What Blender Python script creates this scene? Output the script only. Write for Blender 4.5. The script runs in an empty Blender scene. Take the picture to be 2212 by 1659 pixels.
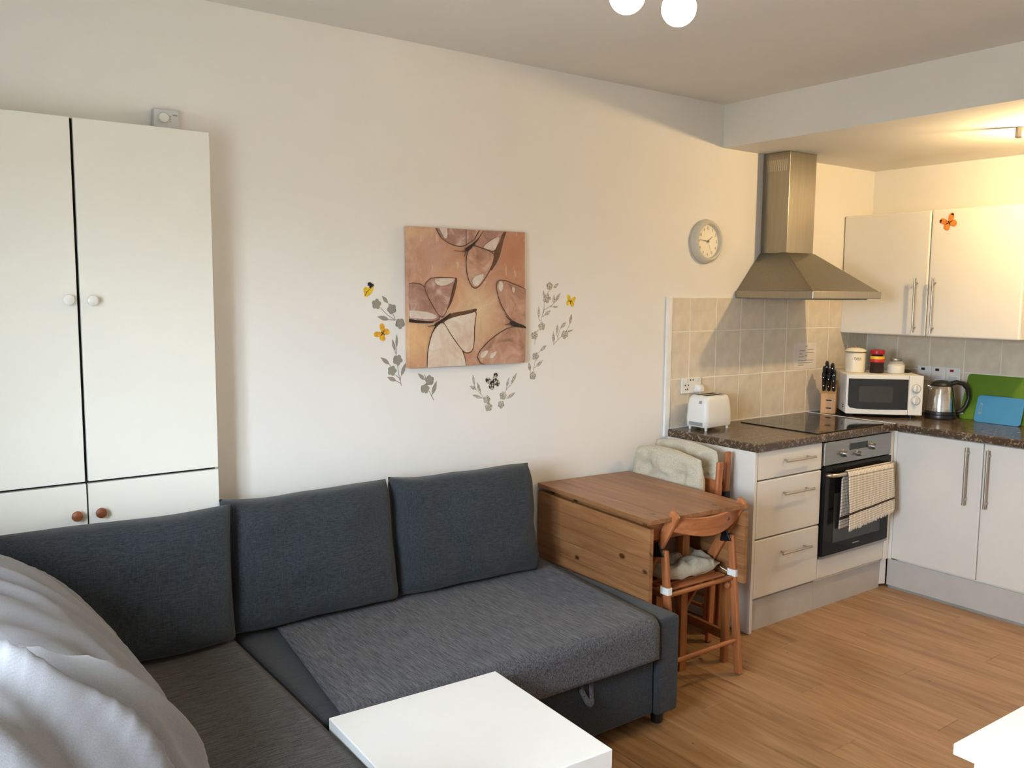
import bpy, bmesh, math, random
from mathutils import Vector, Matrix, noise
random.seed(7)
SC = bpy.context.scene
COL = SC.collection
rad = math.radians

# ------------------------------------------------------------------ camera
def make_camera():
    yaw, pitch, roll = rad(36.3319), rad(-6.0422), rad(0.4402)
    F = Vector((math.sin(yaw)*math.cos(pitch), math.cos(yaw)*math.cos(pitch), math.sin(pitch)))
    R = Vector((math.cos(yaw), -math.sin(yaw), 0)); U = R.cross(F)
    R2 = R*math.cos(roll) + U*math.sin(roll); U2 = -R*math.sin(roll) + U*math.cos(roll)
    m = Matrix(((R2.x, U2.x, -F.x, -3.234), (R2.y, U2.y, -F.y, -3.0684), (R2.z, U2.z, -F.z, 1.5967), (0, 0, 0, 1)))
    cd = bpy.data.cameras.new('camera'); cd.sensor_width = 36; cd.lens = 1879.0976/2212*36; cd.clip_start = 0.05
    c = bpy.data.objects.new('camera', cd); c.matrix_world = m; COL.objects.link(c); SC.camera = c
make_camera()

# ------------------------------------------------------------------ world, daylight portal, exposure
WX0, WX1, WY0, WY1 = -3.80, 1.768, -4.10, 0.0          # inner faces of the room
ZC, ZS, XB = 2.563, 2.3455, 0.367                      # ceiling, lowered kitchen ceiling, its front face
WIN = (-2.60, -1.45, 0.72, 2.02)                       # window in the wall at the left: y0, y1, z0, z1
DAY = 58.0; ROOM_BULB = 22.0; KITCHEN_BULB = 1350.0; REVEAL = .29; EXPOSURE = 0.07
w = bpy.data.worlds.new('world'); SC.world = w; w.use_nodes = True
bgn = w.node_tree.nodes['Background']; bgn.inputs[1].default_value = DAY      # overcast sky above, darker ground below the horizon
wt_ = w.node_tree; wc_ = wt_.nodes.new('ShaderNodeTexCoord'); ws_ = wt_.nodes.new('ShaderNodeSeparateXYZ'); wr0 = wt_.nodes.new('ShaderNodeValToRGB')
wt_.links.new(wc_.outputs['Generated'], ws_.inputs[0]); wm_ = wt_.nodes.new('ShaderNodeMath'); wm_.operation = 'MULTIPLY_ADD'; wm_.inputs[1].default_value = .5; wm_.inputs[2].default_value = .5
wt_.links.new(ws_.outputs[2], wm_.inputs[0]); wt_.links.new(wm_.outputs[0], wr0.inputs[0]); wt_.links.new(wr0.outputs[0], bgn.inputs[0])
wr0.color_ramp.elements[0].position = .48; wr0.color_ramp.elements[0].color = (.16, .17, .16, 1); wr0.color_ramp.elements[1].position = .54; wr0.color_ramp.elements[1].color = (.74, .87, 1.0, 1)
pl = bpy.data.lights.new('window_portal', 'AREA'); pl.shape = 'RECTANGLE'; pl.size = WIN[1]-WIN[0]; pl.size_y = WIN[3]-WIN[2]
pl.cycles.is_portal = True
po = bpy.data.objects.new('window_portal', pl); po.location = (WX0-REVEAL+.02, (WIN[0]+WIN[1])/2, (WIN[2]+WIN[3])/2)
po.rotation_euler = (0, rad(-90), rad(0)); COL.objects.link(po)
po.rotation_euler = Matrix(((0, 0, -1), (1, 0, 0), (0, -1, 0))).to_euler()  # local -z looks along +x
SC.view_settings.view_transform = 'Standard'; SC.view_settings.look = 'None'
SC.view_settings.gamma = 1.0; SC.view_settings.exposure = EXPOSURE; SC.view_settings.use_curve_mapping = False
SC.cycles.use_denoising = True
SC.cycles.use_adaptive_sampling = True; SC.cycles.adaptive_threshold = .12; SC.cycles.adaptive_min_samples = 16
SC.cycles.max_bounces = 6; SC.cycles.diffuse_bounces = 4; SC.cycles.glossy_bounces = 3; SC.cycles.transmission_bounces = 2; SC.cycles.transparent_max_bounces = 6; SC.cycles.sample_clamp_indirect = 6
SC.cycles.caustics_reflective = False; SC.cycles.caustics_refractive = False

# ------------------------------------------------------------------ materials
def srgb(r, g, b):
    f = lambda c: (c/12.92 if c <= .04045 else ((c+.055)/1.055)**2.4)
    return (f(r/255), f(g/255), f(b/255), 1)
class NT:
    def __init__(s, name):
        s.m = bpy.data.materials.new(name); s.m.use_nodes = True; s.t = s.m.node_tree
        s.b = s.t.nodes['Principled BSDF']
    def n(s, kind, **kw):
        nd = s.t.nodes.new(kind)
        for k, v in kw.items(): setattr(nd, k, v)
        return nd
    def l(s, a, b): s.t.links.new(a, b)
    def coord(s, scale=(1, 1, 1), rand=False, out='Object', rot=(0, 0, 0)):
        tc = s.n('ShaderNodeTexCoord'); mp = s.n('ShaderNodeMapping'); mp.inputs['Scale'].default_value = scale
        mp.inputs['Rotation'].default_value = rot
        v = tc.outputs[out]
        if rand:
            oi = s.n('ShaderNodeObjectInfo'); mu = s.n('ShaderNodeMath', operation='MULTIPLY'); mu.inputs[1].default_value = 53.0
            s.l(oi.outputs['Random'], mu.inputs[0])
            ad = s.n('ShaderNodeVectorMath', operation='ADD'); s.l(v, ad.inputs[0]); s.l(mu.outputs[0], ad.inputs[1]); v = ad.outputs[0]
        s.l(v, mp.inputs['Vector']); return mp.outputs[0]
    def noise(s, v, scale, detail=4, rough=.5, dist=0):
        nz = s.n('ShaderNodeTexNoise'); nz.inputs['Scale'].default_value = scale; nz.inputs['Detail'].default_value = detail
        nz.inputs['Roughness'].default_value = rough; nz.inputs['Distortion'].default_value = dist
        s.l(v, nz.inputs['Vector']); return nz.outputs['Fac']
    def ramp(s, f, stops):
        r = s.n('ShaderNodeValToRGB'); e = r.color_ramp.elements
        while len(e) < len(stops): e.new(.5)
        for k, (p, c) in enumerate(stops): e[k].position = p; e[k].color = c
        s.l(f, r.inputs[0]); return r.outputs[0]
    def mix(s, f, a, b, mode='MIX'):
        mx = s.n('ShaderNodeMix', data_type='RGBA', blend_type=mode)
        for sock, val in ((mx.inputs[0], f), (mx.inputs[6], a), (mx.inputs[7], b)):
            if hasattr(val, 'links') or isinstance(val, bpy.types.NodeSocket): s.l(val, sock)
            else: sock.default_value = val
        return mx.outputs[2]
    def math(s, op, a, b=None, c=None):
        m = s.n('ShaderNodeMath', operation=op)
        for k, v in enumerate((a, b, c)):
            if v is None: continue
            if isinstance(v, bpy.types.NodeSocket): s.l(v, m.inputs[k])
            else: m.inputs[k].default_value = v
        return m.outputs[0]
    def bump(s, h, strength=.3, dist=.01):
        b = s.n('ShaderNodeBump'); b.inputs['Strength'].default_value = strength; b.inputs['Distance'].default_value = dist
        s.l(h, b.inputs['Height']); s.l(b.outputs[0], s.b.inputs['Normal'])
    def col(s, c):
        if isinstance(c, bpy.types.NodeSocket): s.l(c, s.b.inputs['Base Color'])
        else: s.b.inputs['Base Color'].default_value = c
    def rough(s, r, metal=0):
        s.b.inputs['Roughness'].default_value = r; s.b.inputs['Metallic'].default_value = metal
def plain(name, c, r=.5, metal=0, vary=.04, scale=9, spec=.5, bump=0):
    t = NT(name); v = t.coord()
    f = t.noise(v, scale, 3); d = tuple(x*(1-vary) for x in c[:3])+(1,); u = tuple(min(1, x*(1+vary)) for x in c[:3])+(1,)
    t.col(t.ramp(f, [(.35, d), (.65, u)])); t.rough(r, metal); t.b.inputs['Specular IOR Level'].default_value = spec
    if bump: t.bump(t.noise(v, 60, 3), bump, .004)
    return t.m
def wood(name, light, mid, dark, axis='Y', knots=.5, r=.45, scale=1.0, spec=.4, vary=.25):
    t = NT(name); st = {'X': (1.1, 13, 13), 'Y': (13, 1.1, 13), 'Z': (13, 13, 1.1)}[axis]
    v = t.coord(tuple(a*scale for a in st), rand=True)
    f = t.noise(v, 1.6, 6, .6, 1.2)
    c = t.ramp(f, [(.22, dark), (.48, mid), (.72, light)])
    fine = t.noise(t.coord(tuple(a*scale*(9 if a > 2 else 3) for a in st), rand=True), 1.2, 3)
    c = t.mix(t.math('MULTIPLY', fine, .35), c, mid, 'MULTIPLY')
    if knots:
        sx = t.n('ShaderNodeSeparateXYZ'); t.l(t.coord((1, 1, 1), rand=True), sx.inputs[0]); X, Y, Z = sx.outputs
        a, g = {'X': (t.math('ADD', Y, Z), X), 'Y': (t.math('ADD', X, Z), Y), 'Z': (t.math('ADD', X, Y), Z)}[axis]
        cx = t.n('ShaderNodeCombineXYZ'); t.l(t.math('MULTIPLY', a, 7.0), cx.inputs[0]); t.l(t.math('MULTIPLY', g, 4.2), cx.inputs[1])
        vo = t.n('ShaderNodeTexVoronoi', voronoi_dimensions='2D'); vo.inputs['Scale'].default_value = 1.0; t.l(cx.outputs[0], vo.inputs['Vector'])
        sc = t.n('ShaderNodeSeparateColor'); t.l(vo.outputs['Color'], sc.inputs[0])
        rr = t.math('MULTIPLY', sc.outputs[0], .16*knots)
        k = t.math('MULTIPLY', t.math('GREATER_THAN', sc.outputs[1], 1-knots), t.math('MAXIMUM', t.math('MINIMUM', t.math('MULTIPLY', t.math('SUBTRACT', rr, vo.outputs['Distance']), 22.0), 1.0), 0.0))
        c = t.mix(k, c, tuple(x*.32 for x in dark[:3])+(1,))
    oi = t.n('ShaderNodeObjectInfo'); val = t.math('MULTIPLY_ADD', oi.outputs['Random'], vary, 1-vary/2)
    c = t.mix(1.0, c, (1, 1, 1, 1), 'MULTIPLY'); h = t.n('ShaderNodeHueSaturation'); t.l(val, h.inputs['Value']); t.l(c, h.inputs['Color'])
    t.col(h.outputs[0]); t.rough(r); t.b.inputs['Specular IOR Level'].default_value = spec
    t.bump(fine, .08, .002); return t.m
def fabric(name, dark, light, st=(160, 40, 160), blot=.5, bump=.5, rough=.95, st2=None, mid=(.38, .62)):
    t = NT(name); a = t.noise(t.coord(st), 1.0, 4, .7); b = t.noise(t.coord(st2 or (st[1], st[0], st[2])), 1.0, 3, .6)
    f = t.math('MULTIPLY_ADD', a, .65, t.math('MULTIPLY', b, .35))
    c = t.ramp(f, [(mid[0], dark), (mid[1], light)])
    big = t.noise(t.coord((3, 3, 3)), 1.3, 2); c = t.mix(t.math('MULTIPLY', big, blot), c, dark, 'MIX')
    t.col(c); t.rough(rough); t.b.inputs['Specular IOR Level'].default_value = .15
    t.b.inputs['Sheen Weight'].default_value = .15; t.bump(f, bump, .003); return t.m
def glass(name, c, r=.05):
    t = NT(name); t.col(c); t.rough(r); t.b.inputs['Alpha'].default_value = .16; t.b.inputs['Specular IOR Level'].default_value = .8; return t.m
def emit(name, c, s):
    t = NT(name); t.col((.9, .9, .9, 1)); t.b.inputs['Emission Color'].default_value = c; t.b.inputs['Emission Strength'].default_value = s; return t.m
def steel(name, c, r=.32, st=(2, 2, 90)):
    t = NT(name); f = t.noise(t.coord(st), 2.0, 4); t.col(t.ramp(f, [(.3, tuple(x*.88 for x in c[:3])+(1,)), (.7, c)])); t.rough(r, 1.0)
    t.bump(f, .05, .001); return t.m

MT = {}
MT['wall'] = plain('wall_paint', (.80, .78, .74, 1), .85, vary=.012, scale=3)
MT['ceil'] = plain('ceiling_paint', (.78, .765, .73, 1), .9, vary=.012, scale=3)
MT['white'] = plain('white_gloss', (.80, .78, .73, 1), .32, vary=.01)
MT['cupboard'] = plain('cupboard_cream_white', (.80, .785, .71, 1), .45, vary=.015, scale=2)
MT['laminate'] = plain('white_laminate', (.72, .69, .635, 1), .38, vary=.01)
MT['lack'] = plain('white_table_lacquer', (.92, .92, .91, 1), .35, vary=.005)
MT['plinth'] = plain('plinth_board', (.52, .49, .45, 1), .55)
MT['tile'] = plain('cream_tile', (.66, .585, .47, 1), .28, vary=.07, scale=14)
MT['grout'] = plain('grout', (.80, .76, .66, 1), .9)
MT['trimw'] = plain('white_trim', (.82, .82, .80, 1), .4)
MT['dark'] = plain('dark_gap', (.015, .014, .013, 1), .9)
MT['black'] = plain('black_plastic', (.012, .012, .013, 1), .35)
MT['blackgl'] = plain('black_glass', (.010, .010, .010, 1), .06, vary=0)
MT['ovengl'] = plain('oven_door_glass', (.008, .008, .008, 1), .10, vary=0, spec=.18)
MT['blackwin'] = plain('dark_window_glass', (.035, .035, .030, 1), .15, vary=.1)
MT['steel'] = steel('brushed_steel', (.60, .56, .49, 1), .30)
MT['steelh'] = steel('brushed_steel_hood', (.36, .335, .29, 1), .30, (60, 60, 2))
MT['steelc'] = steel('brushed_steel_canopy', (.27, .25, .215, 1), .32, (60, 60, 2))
MT['ovenp'] = steel('oven_panel_steel', (.40, .39, .37, 1), .36, (2, 90, 90))
MT['handle'] = steel('handle_nickel', (.52, .49, .44, 1), .33, (20, 20, 20))
MT['chrome'] = steel('kettle_steel', (.72, .70, .66, 1), .16, (3, 3, 60))
MT['floor'] = wood('oak_laminate', srgb(190, 154, 114), srgb(170, 132, 92), srgb(128, 92, 60), 'Y', .34, .38, 1.0, vary=.16)
MT['sub'] = plain('floor_underlay', (.10, .06, .03, 1), .9)
MT['pine'] = wood('stained_pine', srgb(172, 126, 84), srgb(150, 104, 66), srgb(118, 78, 46), 'Y', .62, .35, 1.0, vary=.12)
MT['pinez'] = wood('stained_pine_upright', srgb(180, 122, 74), srgb(158, 100, 54), srgb(132, 78, 40), 'Z', .3, .4)
MT['beech'] = wood('stained_beech', srgb(192, 130, 84), srgb(172, 108, 66), srgb(146, 88, 52), 'Z', 0, .38)
MT['beechx'] = wood('stained_beech_across', srgb(192, 130, 84), srgb(172, 108, 66), srgb(146, 88, 52), 'X', 0, .38)
MT['beechy'] = wood('stained_beech_along', srgb(192, 130, 84), srgb(172, 108, 66), srgb(146, 88, 52), 'Y', 0, .38)
MT['block'] = wood('pale_block_wood', srgb(218, 170, 112), srgb(204, 152, 94), srgb(184, 130, 76), 'Z', 0, .5)
MT['knobw'] = wood('turned_knob_wood', srgb(158, 96, 58), srgb(136, 78, 46), srgb(110, 60, 34), 'X', 0, .4)
MT['slate'] = fabric('slate_upholstery', srgb(37, 40, 43), srgb(67, 72, 77), (26, 420, 420), .35, .4, st2=(420, 420, 26))
MT['slatedk'] = fabric('slate_base_fabric', srgb(34, 38, 43), srgb(64, 70, 77), (300, 300, 300), .35, .3)
MT['throw'] = fabric('grey_woven_throw', srgb(28, 29, 33), srgb(128, 129, 136), (240, 16, 200), .2, .8, st2=(300, 300, 300), mid=(.36, .70))
MT['throwx'] = fabric('grey_woven_chaise_throw', srgb(28, 28, 29), srgb(112, 109, 107), (16, 240, 200), .2, .8, st2=(300, 300, 300), mid=(.36, .70))
MT['duvet'] = fabric('grey_cotton_bedding', srgb(124, 123, 126), srgb(136, 135, 138), (500, 500, 500), .15, .08)
MT['pad'] = fabric('beige_seat_pad_cloth', srgb(176, 168, 148), srgb(204, 196, 176), (260, 260, 260), .25, .2)
MT['paper'] = plain('paper', (.72, .66, .60, 1), .8)
MT['ink'] = plain('grey_ink', (.22, .19, .17, 1), .8)
MT['inkp'] = plain('pale_print', (.30, .26, .23, 1), .8)
MT['plasticw'] = plain('white_plastic', (.76, .745, .70, 1), .4, vary=.01)
MT['thermo'] = plain('pale_grey_plastic', (.60, .60, .61, 1), .5)
MT['greyp'] = plain('mid_grey_plastic', (.28, .28, .27, 1), .5)
MT['red'] = plain('red_lid', (.35, .008, .02, 1), .35)
MT['label'] = plain('red_label', (.55, .03, .02, 1), .45)
MT['yellowl'] = plain('yellow_label', (.75, .48, .03, 1), .45)
MT['coffee'] = plain('coffee_granules', (.02, .010, .006, 1), .9, vary=.5, scale=300)
MT['sugar'] = plain('white_sugar', (.80, .76, .66, 1), .9, vary=.05, scale=300)
MT['glass'] = glass('clear_glass', (.95, .97, .96, 1), .02)
MT['enamel'] = plain('cream_enamel', (.80, .73, .58, 1), .3)
MT['gold'] = plain('dull_gold_rim', (.20, .14, .05, 1), .4)
MT['green'] = plain('green_board', (.10, .20, .012, 1), .4)
MT['blue'] = plain('blue_board', (.05, .24, .46, 1), .4)
MT['clockrim'] = plain('cream_clock_case', (.62, .60, .53, 1), .45)
MT['clockface'] = plain('ivory_dial', (.85, .80, .66, 1), .5)
MT['silver'] = plain('grey_glitter_vinyl', srgb(150, 143, 132), .55, vary=.04)
t_ = NT('silver_glitter_vinyl'); f_ = t_.noise(t_.coord((330, 330, 330)), 1, 2); t_.col(t_.ramp(f_, [(.42, srgb(125, 118, 106)), (.58, srgb(214, 206, 190))])); t_.rough(.5); MT['glitter'] = t_.m
MT['yellow'] = plain('yellow_wing', (.78, .50, .02, 1), .6, vary=.2, scale=60)
MT['orangey'] = plain('amber_wing', (.72, .36, .03, 1), .6, vary=.25, scale=60)
MT['orange'] = plain('orange_wing', (.70, .22, .03, 1), .6, vary=.2, scale=60)
t_ = NT('black_white_wing'); f_ = t_.noise(t_.coord((120, 120, 120)), 1, 1); t_.col(t_.ramp(f_, [(.47, srgb(40, 38, 34)), (.53, srgb(190, 184, 170))])); t_.rough(.6); MT['bw'] = t_.m
t_ = NT('dark_mottled_laminate'); v_ = t_.coord((1, 1, 1)); f_ = t_.noise(v_, 38, 8, .7, 1.6)
c_ = t_.ramp(f_, [(.32, srgb(38, 27, 22)), (.44, srgb(84, 68, 54)), (.52, srgb(58, 44, 36)), (.60, srgb(150, 130, 106)), (.70, srgb(84, 68, 56))])
t_.col(c_); t_.rough(.22); MT['worktop'] = t_.m
def towel_mat():
    t = NT('checked_tea_towel'); tc = t.n('ShaderNodeUVMap'); sp = t.n('ShaderNodeSeparateXYZ'); t.l(tc.outputs[0], sp.inputs[0])
    a = t.math('LESS_THAN', t.math('FRACT', t.math('MULTIPLY', sp.outputs[0], 32)), .22)
    b = t.math('LESS_THAN', t.math('FRACT', t.math('MULTIPLY', sp.outputs[1], 40)), .22)
    ln = t.math('MULTIPLY_ADD', a, .5, t.math('MULTIPLY', b, .5))
    c = t.mix(ln, srgb(232, 222, 204), srgb(60, 52, 46))
    s1 = t.math('MULTIPLY', t.math('GREATER_THAN', sp.outputs[1], .84), t.math('LESS_THAN', sp.outputs[1], .865))
    s0 = t.math('MULTIPLY', t.math('GREATER_THAN', sp.outputs[1], .07), t.math('LESS_THAN', sp.outputs[1], .095))
    c = t.mix(t.math('MAXIMUM', s0, s1), c, srgb(58, 44, 36)); t.col(c); t.rough(.95)
    t.bump(t.noise(t.coord((200, 200, 200)), 1, 2), .4, .003); return t.m
MT['towel'] = towel_mat(); MT['fringe'] = plain('cream_fringe', srgb(222, 210, 190), .95)
def paint(name, cols, scale=7, st=(1, 1, 1)):
    t = NT(name); v = t.coord(st); f = t.noise(v, scale, 5, .6, .8); n = len(cols)
    t.col(t.ramp(f, [(.28+.44*k/(n-1), c) for k, c in enumerate(cols)])); t.rough(.6); return t.m
def canvas_mat():
    t = NT('canvas_peach_paint'); v = t.coord(); f = t.noise(v, 5.5, 6, .65, 1.0)
    c = t.ramp(f, [(.30, srgb(158, 112, 90)), (.44, srgb(184, 136, 106)), (.54, srgb(190, 150, 128)), (.66, srgb(214, 176, 138))])
    sp = t.n('ShaderNodeSeparateXYZ'); t.l(v, sp.inputs[0])
    for cx, cz, r, col in ((.22, .47, .20, srgb(168, 104, 76)), (.02, .22, .17, srgb(222, 200, 160)), (-.26, .12, .16, srgb(228, 186, 132)), (-.18, .45, .16, srgb(186, 148, 130)), (-.10, .33, .10, srgb(206, 150, 108))):
        dx = t.math('SUBTRACT', sp.outputs[0], cx); dz = t.math('SUBTRACT', sp.outputs[2], cz)
        d = t.math('SQRT', t.math('ADD', t.math('MULTIPLY', dx, dx), t.math('MULTIPLY', dz, dz)))
        m = t.math('MULTIPLY', t.math('SMOOTH_MIN', 1.0, t.math('MAXIMUM', t.math('SUBTRACT', 1.0, t.math('DIVIDE', d, r)), 0.0), .1), t.math('MULTIPLY_ADD', f, .9, .35))
        c = t.mix(m, c, col)
    sc = t.noise(t.coord((60, 60, 14), rot=(0, .6, 0)), 1, 3, .6); c = t.mix(t.math('MULTIPLY', t.math('GREATER_THAN', sc, .66), .28), c, srgb(236, 214, 190))
    t.col(c); t.rough(.6); return t.m
MT['cv'] = canvas_mat()
MT['cve'] = paint('canvas_edge_paint', [srgb(150, 124, 110), srgb(176, 150, 134)], 5)
MT['wgA'] = paint('wing_mauve_paint', [srgb(140, 100, 86), srgb(170, 130, 116), srgb(206, 184, 172)], 16)
MT['wgB'] = paint('wing_ivory_paint', [srgb(200, 168, 140), srgb(214, 196, 178), srgb(226, 216, 204)], 10)
MT['wgC'] = paint('wing_rose_paint', [srgb(132, 96, 76), srgb(176, 134, 112), srgb(200, 164, 142)], 14)
MT['wgW'] = paint('wing_white_paint', [srgb(190, 172, 158), srgb(222, 212, 202)], 22)
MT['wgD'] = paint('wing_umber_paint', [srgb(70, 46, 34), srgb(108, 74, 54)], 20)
MT['wgK'] = plain('painted_body_black', srgb(38, 26, 22), .6)

# ------------------------------------------------------------------ geometry helpers
def wm(o):
    m = o.matrix_basis.copy()
    while o.parent: o = o.parent; m = o.matrix_basis @ m
    return m
def obj(name, bm, mat, parent=None, smooth=False, local=False, bevel=0, seg=2):
    if bevel: bm.normal_update()
    if parent is not None and not local: bm.transform(wm(parent).inverted())
    bmesh.ops.recalc_face_normals(bm, faces=bm.faces)
    me = bpy.data.meshes.new(name); bm.to_mesh(me); bm.free()
    me.materials.append(MT[mat] if isinstance(mat, str) else mat)
    o = bpy.data.objects.new(name, me); COL.objects.link(o)
    if parent is not None: o.parent = parent
    if smooth:
        for p in me.polygons: p.use_smooth = True
    if smooth == 'auto': me.set_sharp_from_angle(angle=rad(38))
    if bevel:
        md = o.modifiers.new('edge', 'BEVEL'); md.width = bevel; md.segments = seg; md.limit_method = 'ANGLE'; md.angle_limit = rad(40); md.harden_normals = False
    return o
def tag(o, label=None, cat=None, group=None, kind=None):
    for k, v in (('label', label), ('category', cat), ('group', group), ('kind', kind)):
        if v: o[k] = v
    return o
def thing(name, label, cat, loc=(0, 0, 0), rz=0, group=None, kind=None):
    o = bpy.data.objects.new(name, None); COL.objects.link(o); o.location = loc; o.rotation_euler = (0, 0, rz); o.empty_display_size = .05
    o.matrix_basis = Matrix.LocRotScale(Vector(loc), o.rotation_euler, None)
    return tag(o, label, cat, group, kind)
def B(): return bmesh.new()
def box(x0, x1, y0, y1, z0, z1, bm=None):
    bm = bm or B(); vs = [bm.verts.new((x, y, z)) for z in (z0, z1) for x, y in ((x0, y0), (x1, y0), (x1, y1), (x0, y1))]
    for f in ((0, 3, 2, 1), (4, 5, 6, 7), (0, 1, 5, 4), (1, 2, 6, 5), (2, 3, 7, 6), (3, 0, 4, 7)): bm.faces.new([vs[k] for k in f])
    return bm
def hexa(pts, bm=None):      # 8 points: bottom ring of four, top ring of four
    bm = bm or B(); vs = [bm.verts.new(p) for p in pts]
    for f in ((0, 3, 2, 1), (4, 5, 6, 7), (0, 1, 5, 4), (1, 2, 6, 5), (2, 3, 7, 6), (3, 0, 4, 7)): bm.faces.new([vs[k] for k in f])
    return bm
def rings(rs, bm=None, cap=True):
    bm = bm or B(); R = [[bm.verts.new(p) for p in r] for r in rs]; n = len(R[0])
    for a, b in zip(R, R[1:]):
        for k in range(n): bm.faces.new((a[k], a[(k+1) % n], b[(k+1) % n], b[k]))
    if cap: bm.faces.new(R[0][::-1]); bm.faces.new(R[-1])
    return bm
def tube(pts, r, n=10, bm=None, flat=None):
    pts = [Vector(p) for p in pts]; rs = []; up = None
    for k, p in enumerate(pts):
        t = (pts[min(k+1, len(pts)-1)]-pts[max(k-1, 0)]).normalized()
        if up is None:
            up = Vector((0, 0, 1)) if abs(t.z) < .9 else Vector((1, 0, 0))
            if flat: up = Vector(flat[2])
        a = t.cross(up).normalized(); b = a.cross(t).normalized(); up = b
        rr = r[k] if isinstance(r, (list, tuple)) else r
        ra, rb = (rr*flat[0], rr*flat[1]) if flat else (rr, rr)
        rs.append([p+a*ra*math.cos(2*math.pi*j/n)+b*rb*math.sin(2*math.pi*j/n) for j in range(n)])
    return rings(rs, bm)
def bar(p, q, w, d, up=(0, 0, 1), bm=None):    # rectangular bar: w along the side vector, d along up
    p, q = Vector(p), Vector(q); t = (q-p).normalized(); u = Vector(up); a = t.cross(u).normalized(); b = a.cross(t).normalized()
    ring = lambda c: [c+a*sx*w/2+b*sy*d/2 for sx, sy in ((-1, -1), (1, -1), (1, 1), (-1, 1))]
    return rings([ring(p), ring(q)], bm)
def lathe(prof, c=(0, 0, 0), n=28, axis='z', bm=None, cap=True):
    rs = []
    for r, h in prof:
        row = []
        for k in range(n):
            a = 2*math.pi*k/n; x, y = r*math.cos(a), r*math.sin(a)
            v = {'z': (x, y, h), 'y': (x, h, y), 'x': (h, x, y)}[axis]; row.append(Vector(v)+Vector(c))
        rs.append(row)
    return rings(rs, bm, cap)
def prism(poly, f0, f1, bm=None):              # poly: 2D points, f0/f1 map a 2D point to 3D
    return rings([[f0(p) for p in poly], [f1(p) for p in poly]], bm)
def rrect(x0, x1, y0, y1, r, n=5):
    pts = []
    for cx, cy, a0 in ((x1-r, y1-r, 0), (x0+r, y1-r, 90), (x0+r, y0+r, 180), (x1-r, y0+r, 270)):
        pts += [(cx+r*math.cos(rad(a0+90*k/n)), cy+r*math.sin(rad(a0+90*k/n))) for k in range(n+1)]
    return pts
def sheet(fn, nu, nv, th, bm=None):            # fn(u,v)->(point, normal-ish); closed thin slab
    bm = bm or B(); T = []; Bt = []
    for j in range(nv+1):
        for i in range(nu+1):
            p, nrm = fn(i/nu, j/nv); p = Vector(p); nrm = Vector(nrm).normalized()
            T.append(bm.verts.new(p+nrm*th/2)); Bt.append(bm.verts.new(p-nrm*th/2))
    W = nu+1; uv = bm.loops.layers.uv.new('UVMap')
    def quad(vs, uvs):
        f = bm.faces.new(vs)
        for lp, q in zip(f.loops, uvs): lp[uv].uv = q
    for j in range(nv):
        for i in range(nu):
            a, b, c, d = j*W+i, j*W+i+1, (j+1)*W+i+1, (j+1)*W+i
            q = [(i/nu, j/nv), ((i+1)/nu, j/nv), ((i+1)/nu, (j+1)/nv), (i/nu, (j+1)/nv)]
            quad([T[a], T[b], T[c], T[d]], q); quad([Bt[d], Bt[c], Bt[b], Bt[a]], q[::-1])
    edge = [i for i in range(nu)] + [nu+j*W for j in range(nv)] + [nv*W+nu-i for i in range(nu)] + [(nv-j)*W for j in range(nv)]
    for a, b in zip(edge, edge[1:]+edge[:1]): quad([T[a], Bt[a], Bt[b], T[b]], [(.5, .5)]*4)
    return bm
def pillow(w, h, t, p=5, q=.45, nu=30, nv=24, wr=.006, seed=0, tufts=(), pinch=.03, wscale=7, bend=0, rnd=0):
    bm = B(); F = {}; K = {}
    for j in range(nv+1):
        for i in range(nu+1):
            u, v = 2*i/nu-1, 2*j/nv-1
            u2 = math.copysign(abs(u)**.85, u); v2 = math.copysign(abs(v)**.85, v)
            e = max(0, 1-abs(u2)**p)**q*max(0, 1-abs(v2)**p)**q
            x = w/2*u2*(1-pinch*(1-v2*v2))*math.sqrt(1-rnd*v2*v2); z = h/2*v2*(1-pinch*(1-u2*u2))*math.sqrt(1-rnd*u2*u2)
            nz = noise.fractal(Vector((x*wscale+seed*7.3, z*wscale, seed*3.1)), .7, 2, 3)*wr
            d = sum(a*math.exp(-((x-tx)**2+(z-tz)**2)/(s*s)) for tx, tz, s, a in tufts)
            edge = i in (0, nu) or j in (0, nv); zz = z+h/2+noise.noise(Vector((x*4, seed, 1)))*wr*.8
            y0 = -bend*(u2*u2)
            F[i, j] = bm.verts.new((x, y0-(t/2*e+nz*min(1, e*3)-d), zz))
            K[i, j] = F[i, j] if edge else bm.verts.new((x, y0+t/2*e+nz*.5, zz))
    for j in range(nv):
        for i in range(nu):
            bm.faces.new([F[i, j], F[i+1, j], F[i+1, j+1], F[i, j+1]]); bm.faces.new([K[i, j], K[i, j+1], K[i+1, j+1], K[i+1, j]])
    return bm
def text_bm(s, size, extrude=.0004):
    cu = bpy.data.curves.new('txt', 'FONT'); cu.body = s; cu.size = size; cu.extrude = extrude; cu.align_x = 'CENTER'; cu.align_y = 'CENTER'; cu.resolution_u = 3
    o = bpy.data.objects.new('txt', cu); COL.objects.link(o); dg = bpy.context.evaluated_depsgraph_get()
    me = bpy.data.meshes.new_from_object(o.evaluated_get(dg)); bm = B(); bm.from_mesh(me)
    bpy.data.objects.remove(o); bpy.data.curves.remove(cu); bpy.data.meshes.remove(me); return bm

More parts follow.
